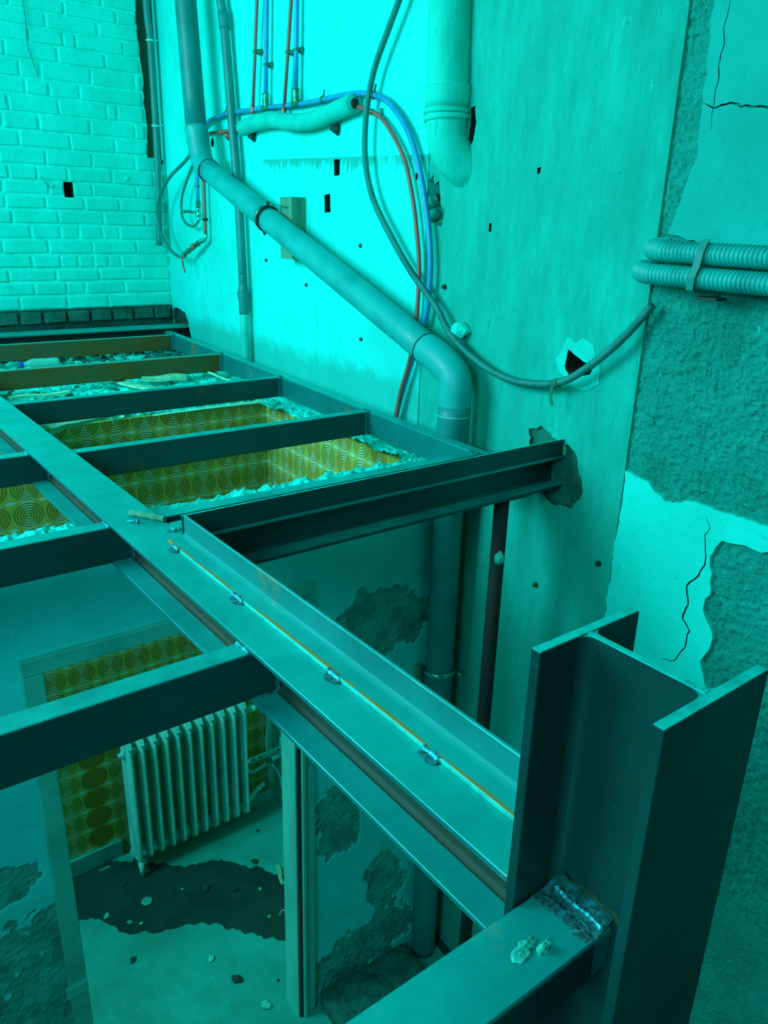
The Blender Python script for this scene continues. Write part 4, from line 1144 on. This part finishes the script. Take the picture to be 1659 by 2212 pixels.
# little things on the walls
def nail_on_wall(y, z, lab_, s=.008, mat='dark_mortar'):
    single('wall_plug', tube([WP(y, z, -.01), WP(y, z, .004), WP(y - .002, z, .012)], lambda i, q: s * (1.3, 1.2, .6)[i], 8), M[mat], lab_, 'wall plug', 'old plugs in the right wall', base=WP(y, z, 0))
for y, z, lab_ in ((2.05, 2.32, 'screw plug in the wall between the drain pipe and the rusty post'),
                   (1.80, 2.22, 'screw plug in the wall right of the rusty post, below the cross beam'),
                   (1.515, 2.42, 'screw plug in the wall just left of the pale plaster patch'),
                   (3.12, 3.405, 'small plug in the bright wall just above the diagonal drain pipe'),
                   (3.66, 3.19, 'small plug in the bright wall just below the wooden block'),
                   (4.15, 3.29, 'small plug in the bright wall right of the thin waste pipe'),
                   (3.10, 2.98, 'small plug in the bright wall low under the diagonal drain pipe'),
                   (2.47, 3.27, 'small plug in the wall right of the blue pipe, below the clay elbow')):
    nail_on_wall(y, z, lab_)
single('wire', tube(resample(catmull([(1.56, 5.825, 5.4), (1.569, 5.828, 4.75), (1.572, 5.826, 4.60), (1.566, 5.826, 4.50), (1.585, 5.826, 4.41), (1.60, 5.822, 4.36), (1.606, 5.815, 4.335), (1.60, 5.81, 4.325)], 6), .02), .0022, 6), M['wire'], 'thin wire hanging down the painted brick wall', 'wire', smooth=True)
single('bent_wire', tube(resample(catmull([(1.56, 5.826, 3.735), (1.575, 5.815, 3.70), (1.60, 5.815, 3.675), (1.63, 5.815, 3.672), (1.635, 5.82, 3.69)], 6), .01), .002, 6), M['wire'], 'bent bit of wire beside the square hole in the brick wall', 'wire', smooth=True)
single('wall_stud', lathe([(.016, 0), (.016, .004), (.010, .009), (.004, .011)], Matrix.Translation((2.135, YB - .001, 3.752)) @ Matrix.Rotation(math.pi / 2, 4, 'X'), 14), M['brick_paint'], 'round painted knob on a brick near the corner', 'knob', base=(2.135, YB, 3.74))

# ------------------------------------------------------------------ radiator in the lower room
RD = thing('radiator', (1.37, 3.58, 0), 'old painted ribbed radiator standing against the circle wallpaper', 'radiator')
NS = 11; RX0, RX1 = 1.055, 1.725
def rad_section(x, foot):
    yf, yb = 3.50, 3.655; ym = (yf + yb) / 2; L = (yb - yf) / 2
    levels = [(.075, .30, .35), (.10, .62, .7), (.125, .95, 1.0), (.16, 1.0, 1.0), (.45, 1.0, 1.0), (.79, 1.0, 1.0), (.83, .97, 1.0), (.855, .80, .9), (.872, .55, .45)]
    prof = [(0, -1.0), (.45, -.93), (.8, -.7), (1.0, -.45), (.72, -.2), (.72, .2), (1.0, .45), (.8, .7), (.45, .93), (0, 1.0), (-.45, .93), (-.8, .7), (-1.0, .45), (-.72, .2), (-.72, -.2), (-1.0, -.45), (-.8, -.7), (-.45, -.93)]
    V, F = [], []
    for (z, sy, sx) in levels:
        for (px, py) in prof:
            V.append((x + px * .0175 * sx, ym + py * L * sy, z))
    n = len(prof)
    for i in range(len(levels) - 1):
        for k in range(n):
            k2 = (k + 1) % n
            F.append((i * n + k, i * n + k2, (i + 1) * n + k2, (i + 1) * n + k))
    F.append(tuple(range(n - 1, -1, -1))); F.append(tuple(range((len(levels) - 1) * n, len(levels) * n)))
    return V, F
for i in range(NS):
    x = RX0 + (RX1 - RX0) * i / (NS - 1)
    s = mesh('section', rad_section(x, i in (0, NS - 1)), M['radiator'], RD, False)
    # pointed fins on the top
    mesh('fin', prism([(x - .016, 3.505, .862), (x - .010, 3.53, .884), (x - .010, 3.63, .884), (x - .016, 3.652, .862)], (.026, 0, 0)), M['radiator'], s)
    if i in (0,):
        mesh('foot', cyl((x, 3.515, .10), (x + .002, 3.512, .0), .016, 10, .010), M['radiator'], s, True)
    if i in (0, NS - 1):
        mesh('foot', cyl((x, 3.64, .10), (x, 3.645, .0), .016, 10, .010), M['radiator'], s, True)
for i in range(NS - 1):
    x = RX0 + (RX1 - RX0) * (i + .5) / (NS - 1)
    for z in (.15, .80):
        mesh('nipple', cyl((x - .02, 3.578, z), (x + .02, 3.578, z), .022, 10), M['radiator'], RD, True)
mesh('plug', lathe([(.022, 0), (.022, .012), (.012, .014), (.012, .03)], Matrix.Translation((RX0 - .015, 3.578, .80)) @ Matrix.Rotation(-math.pi / 2, 4, 'Y'), 10), M['radiator'], RD, True)
vb = mesh('valve', tube(resample([Vector((RX1 + .015, 3.578, .80)), Vector((RX1 + .09, 3.578, .80))], .012), lambda i, s: .018 if i % 2 else .014, 12), M['radiator'], RD, True)
mesh('valve_cap', cyl((RX1 + .06, 3.578, .80), (RX1 + .075, 3.52, .83), .018, 10), M['zip'], vb, True)
mesh('return_pipe', tube(resample(catmull([(RX1 + .02, 3.60, .80), (RX1 + .055, 3.62, .72), (RX1 + .058, 3.63, .40), (RX1 + .062, 3.63, .33), (RX1 + .10, 3.63, .295), (RX1 + .20, 3.64, .30)], 8), .012), .011, 12), M['radiator'], RD, True)
mesh('tail_valve', tube(resample(catmull([(RX1 + .01, 3.578, .15), (RX1 + .06, 3.585, .15), (RX1 + .09, 3.60, .165), (RX1 + .17, 3.63, .17)], 6), .012), lambda i, s: .018 if i % 3 else .014, 12), M['radiator'], RD, True)
BK = thing('wall_bracket', (1.86, 3.5, .53), 'slotted metal bracket arm beside the right end of the radiator', 'bracket')
mesh('arm', join(box(1.70, 1.93, 3.42, 3.428, .545, .575, .002), box(1.70, 1.93, 3.428, 3.45, .545, .549, .001)), M['panel'], BK)
mesh('wall_plate', box(1.925, 1.972, 3.405, 3.47, .50, .60, .002), M['panel'], BK)
for x in (1.715, 1.76, 1.88): mesh('slot', box(x, x + .018, 3.4185, 3.4215, .555, .565, 0), M['hole'], BK)  # dark boxes on the face, painted for the shade in the slots
PS = thing('pipe_stub', (1.93, 3.55, .42), 'pipe stub poking out of the white panel beside the radiator', 'pipe')
mesh('stub', cyl((1.87, 3.50, .44), (1.975, 3.50, .45), .018, 12), M['panel'], PS, True)
mesh('collar', cyl((1.868, 3.50, .44), (1.88, 3.50, .44), .021, 12), M['rubble_dark'], PS, True)
single('loose_cable', tube(resample(catmull([(1.955, 3.58, .78), (1.90, 3.57, .62), (1.885, 3.56, .48), (1.91, 3.545, .38), (1.955, 3.53, .28), (1.965, 3.52, .18)], 8), .012), .005, 8), M['zip'], 'thin pale cable hanging beside the radiator in front of the white panel', 'cable', smooth=True)
for k, z in enumerate((.70, .60, .36)):
    pass

# ------------------------------------------------------------------ loose things on the old floor and the lower floor
BT = thing('plastic_bottle', (1.24, 5.16, 2.60), 'clear plastic bottle with blue cap lying on the rubble', 'bottle')
Mb = Matrix.Translation((1.128, 5.165, 2.635)) @ Matrix.Rotation(math.radians(-6), 4, 'Z') @ Matrix.Rotation(math.pi / 2, 4, 'Y')
prof = [(.013, .018), (.013, .03), (.02, .045), (.031, .07)]
for k in range(14): prof.append((.033 if k % 2 else .0305, .075 + k * .0095))
prof += [(.032, .215), (.026, .228)]
mesh('body', lathe(prof, Mb, 20), M['bottle'], BT, True)
mesh('cap', lathe([(.0155, -.002), (.0165, .004), (.0165, .017), (.015, .02)], Mb, 16), M['cap'], BT, True)

def plank(name, p, q, w, th, mat, lab_, cat, roll=0.0):
    p = Vector(p); q = Vector(q); d = (q - p); L = d.length; d.normalize()
    s = d.cross(Vector((0, 0, 1))).normalized(); n = s.cross(d)
    s2 = s * math.cos(roll) + n * math.sin(roll); n2 = s2.cross(d)
    V, F = [], []
    K = 10
    for i in range(K + 1):
        c_ = p + d * (L * i / K) + n2 * (.004 * math.sin(i * .7)) + s2 * (.003 * noise.noise(Vector((i * .8, w * 50, 1))))
        for a, b in ((-1, 0), (1, 0), (1, 1), (-1, 1)):
            V.append(tuple(c_ + s2 * a * w / 2 + n2 * b * th))
    for i in range(K):
        for k in range(4): F.append((i * 4 + k, i * 4 + (k + 1) % 4, (i + 1) * 4 + (k + 1) % 4, (i + 1) * 4 + k))
    F.append((3, 2, 1, 0)); F.append((K * 4, K * 4 + 1, K * 4 + 2, K * 4 + 3))
    return single(name, (V, F), mat, lab_, cat)
plank('wooden_lath', (1.42, 4.62, 2.615), (1.56, 4.10, 2.622), .055, .012, M['lath'], 'narrow pale lath with a knot hole lying on the rubble', 'lath')
plank('wooden_lath', (1.84, 4.33, 2.62), (1.60, 4.40, 2.63), .06, .02, M['lath'], 'short pale wood offcut lying on the rubble beside the lath', 'wood offcut', .2)
plank('curved_strip', (2.00, 4.50, 2.63), (2.06, 4.05, 2.61), .03, .012, M['lath'], 'pale curved strip on the rubble near the edge channel', 'strip', .3)
plank('wooden_lath', (.86, 4.24, 2.62), (1.16, 4.29, 2.612), .045, .012, M['lath'], 'pale flat offcut at the left end of the rubble strip', 'lath')
# torn wallpaper curling over the top of the lower wall
def curl(p, q, w, lab_, seed, fold=.02):
    p = Vector(p); q = Vector(q); V, F = [], []
    K = 16
    for i in range(K + 1):
        t = i / K; c_ = p.lerp(q, t)
        ww = w * (1 - .75 * t) * (1 + .25 * noise.noise(Vector((t * 6, seed, 0))))
        sag = fold * math.sin(t * 3.3 + seed)
        pts = [c_ + Vector((0, 0, sag)), c_ + Vector((0, -.020, sag - ww * .45)), c_ + Vector((0, -.012, sag - ww))]
        for a in pts: V.append(tuple(a))
        for a in pts[::-1]: V.append(tuple(a + Vector((0, .003, .001))))
    for i in range(K):
        for k in range(6): F.append((i * 6 + k, i * 6 + (k + 1) % 6, (i + 1) * 6 + (k + 1) % 6, (i + 1) * 6 + k))
    F.append((5, 4, 3, 2, 1, 0)); m = K * 6; F.append(tuple(range(m, m + 6)))
    return single('torn_paper', (V, F), M['paper'], lab_, 'paper')
curl((.895, 3.70, 2.605), (1.20, 3.715, 2.622), .055, 'large torn strip of paper hanging over the upper wallpaper edge', 1, .006)
curl((1.19, 3.715, 2.605), (1.25, 3.72, 2.60), .035, 'small torn scrap of paper next to the large torn strip', 3, .004)
curl((2.0, 3.70, 2.60), (1.40, 3.735, 2.575), .014, 'thin torn paper rim along the top of the wallpaper under the joist', 5, .004)

def chip(x, y, s, lab_, k, mat='chip', name='plaster_chip', z=.004, flat=.35, cat='debris', group='debris on the lower floor'):
    vf = lump((0, 0, 0), s, s * .7, s * flat, k, 1, .6, 1.2)
    zmin = min(v[2] for v in vf[0])
    Mx = Matrix.Translation((x, y, z - zmin)) @ Matrix.Rotation(k * 1.3, 4, 'Z')
    single(name, xf(vf, Mx), M[mat], lab_, cat, group, base=(x, y, z))
rg = lathe([(.010, 0), (.028, 0), (.031, .006), (.022, .009), (.010, .006)], Matrix.Translation((1.011, 3.333, .001)), 20)
single('ring', rg, M['panel'], 'small round ring lying on the dark wet patch of floor', 'ring', smooth=True)
CH = [(1.309, 3.229, .030, 'brown flake on the dark floor right of the ring', 'chip_dark'), (1.427, 3.126, .024, 'dark stone on the dark floor, right of the brown flake', 'chip_dark'),
      (.80, 3.36, .022, 'pale chip at the left front edge of the dark floor', 'chip'), (.885, 3.25, .018, 'pale chip in front of the ring by the torn covering edge', 'chip'),
      (.93, 3.21, .014, 'tiny pale chip at the torn front edge below the ring', 'chip'), (1.55, 3.05, .014, 'white chip on the dark floor beside the right door lining', 'chip'),
      (1.50, 2.86, .012, 'white crumb near the right door lining, nearer the door', 'chip'), (1.20, 3.30, .010, 'tiny white crumb in the middle of the dark floor', 'chip'),
      (1.62, 3.24, .026, 'reddish shard leaning near the right door lining', 'chip_dark'), (.95, 3.52, .018, 'grey chip on the dark floor close to the baseboard', 'chip_dark'),
      (1.75, 3.45, .014, 'dark crumb on the covering below the radiator end', 'chip_dark'), (1.86, 3.30, .012, 'dark crumb on the covering beside the white panel', 'chip_dark'),
      (.82, 3.02, .020, 'dark splinter on the pale covering left of the doorway middle', 'chip_dark'), (1.19, 2.62, .034, 'dark flat scrap on the pale covering in the doorway', 'chip_dark'),
      (1.137, 2.80, .022, 'bright chip on the pale covering in the doorway', 'chip'), (1.235, 2.42, .030, 'bright splash-like flake on the covering by the right door lining', 'chip'),
      (1.35, 2.50, .010, 'small dark crumb beside the right door lining on the covering', 'chip_dark'), (1.00, 2.45, .012, 'pale crumb in the front middle of the covering', 'chip')]
for k, (x, y, s, lab_, mt) in enumerate(CH):
    chip(x, y, s, lab_, k + 1, mt, z=.0 if k < 10 else .004)
single('wood_sliver', box(.872, .932, 3.69, 3.70, .0, .006, .001), M['chip'], 'thin pale sliver lying along the baseboard by the radiator', 'debris')
single('cable_loop', tube(resample(catmull([(1.56, 2.83, .012), (1.53, 2.80, .05), (1.545, 2.77, .10), (1.55, 2.70, .05), (1.56, 2.68, .01)], 8), .008), .003, 6), M['lath'], 'thin pale loop of cable behind the right door lining', 'cable', smooth=True)
plank('curved_shard', (1.70, 3.12, .03), (1.665, 3.00, .006), .022, .006, M['lath'], 'pale curved shard on the floor edge by the door lining', 'debris', .5)
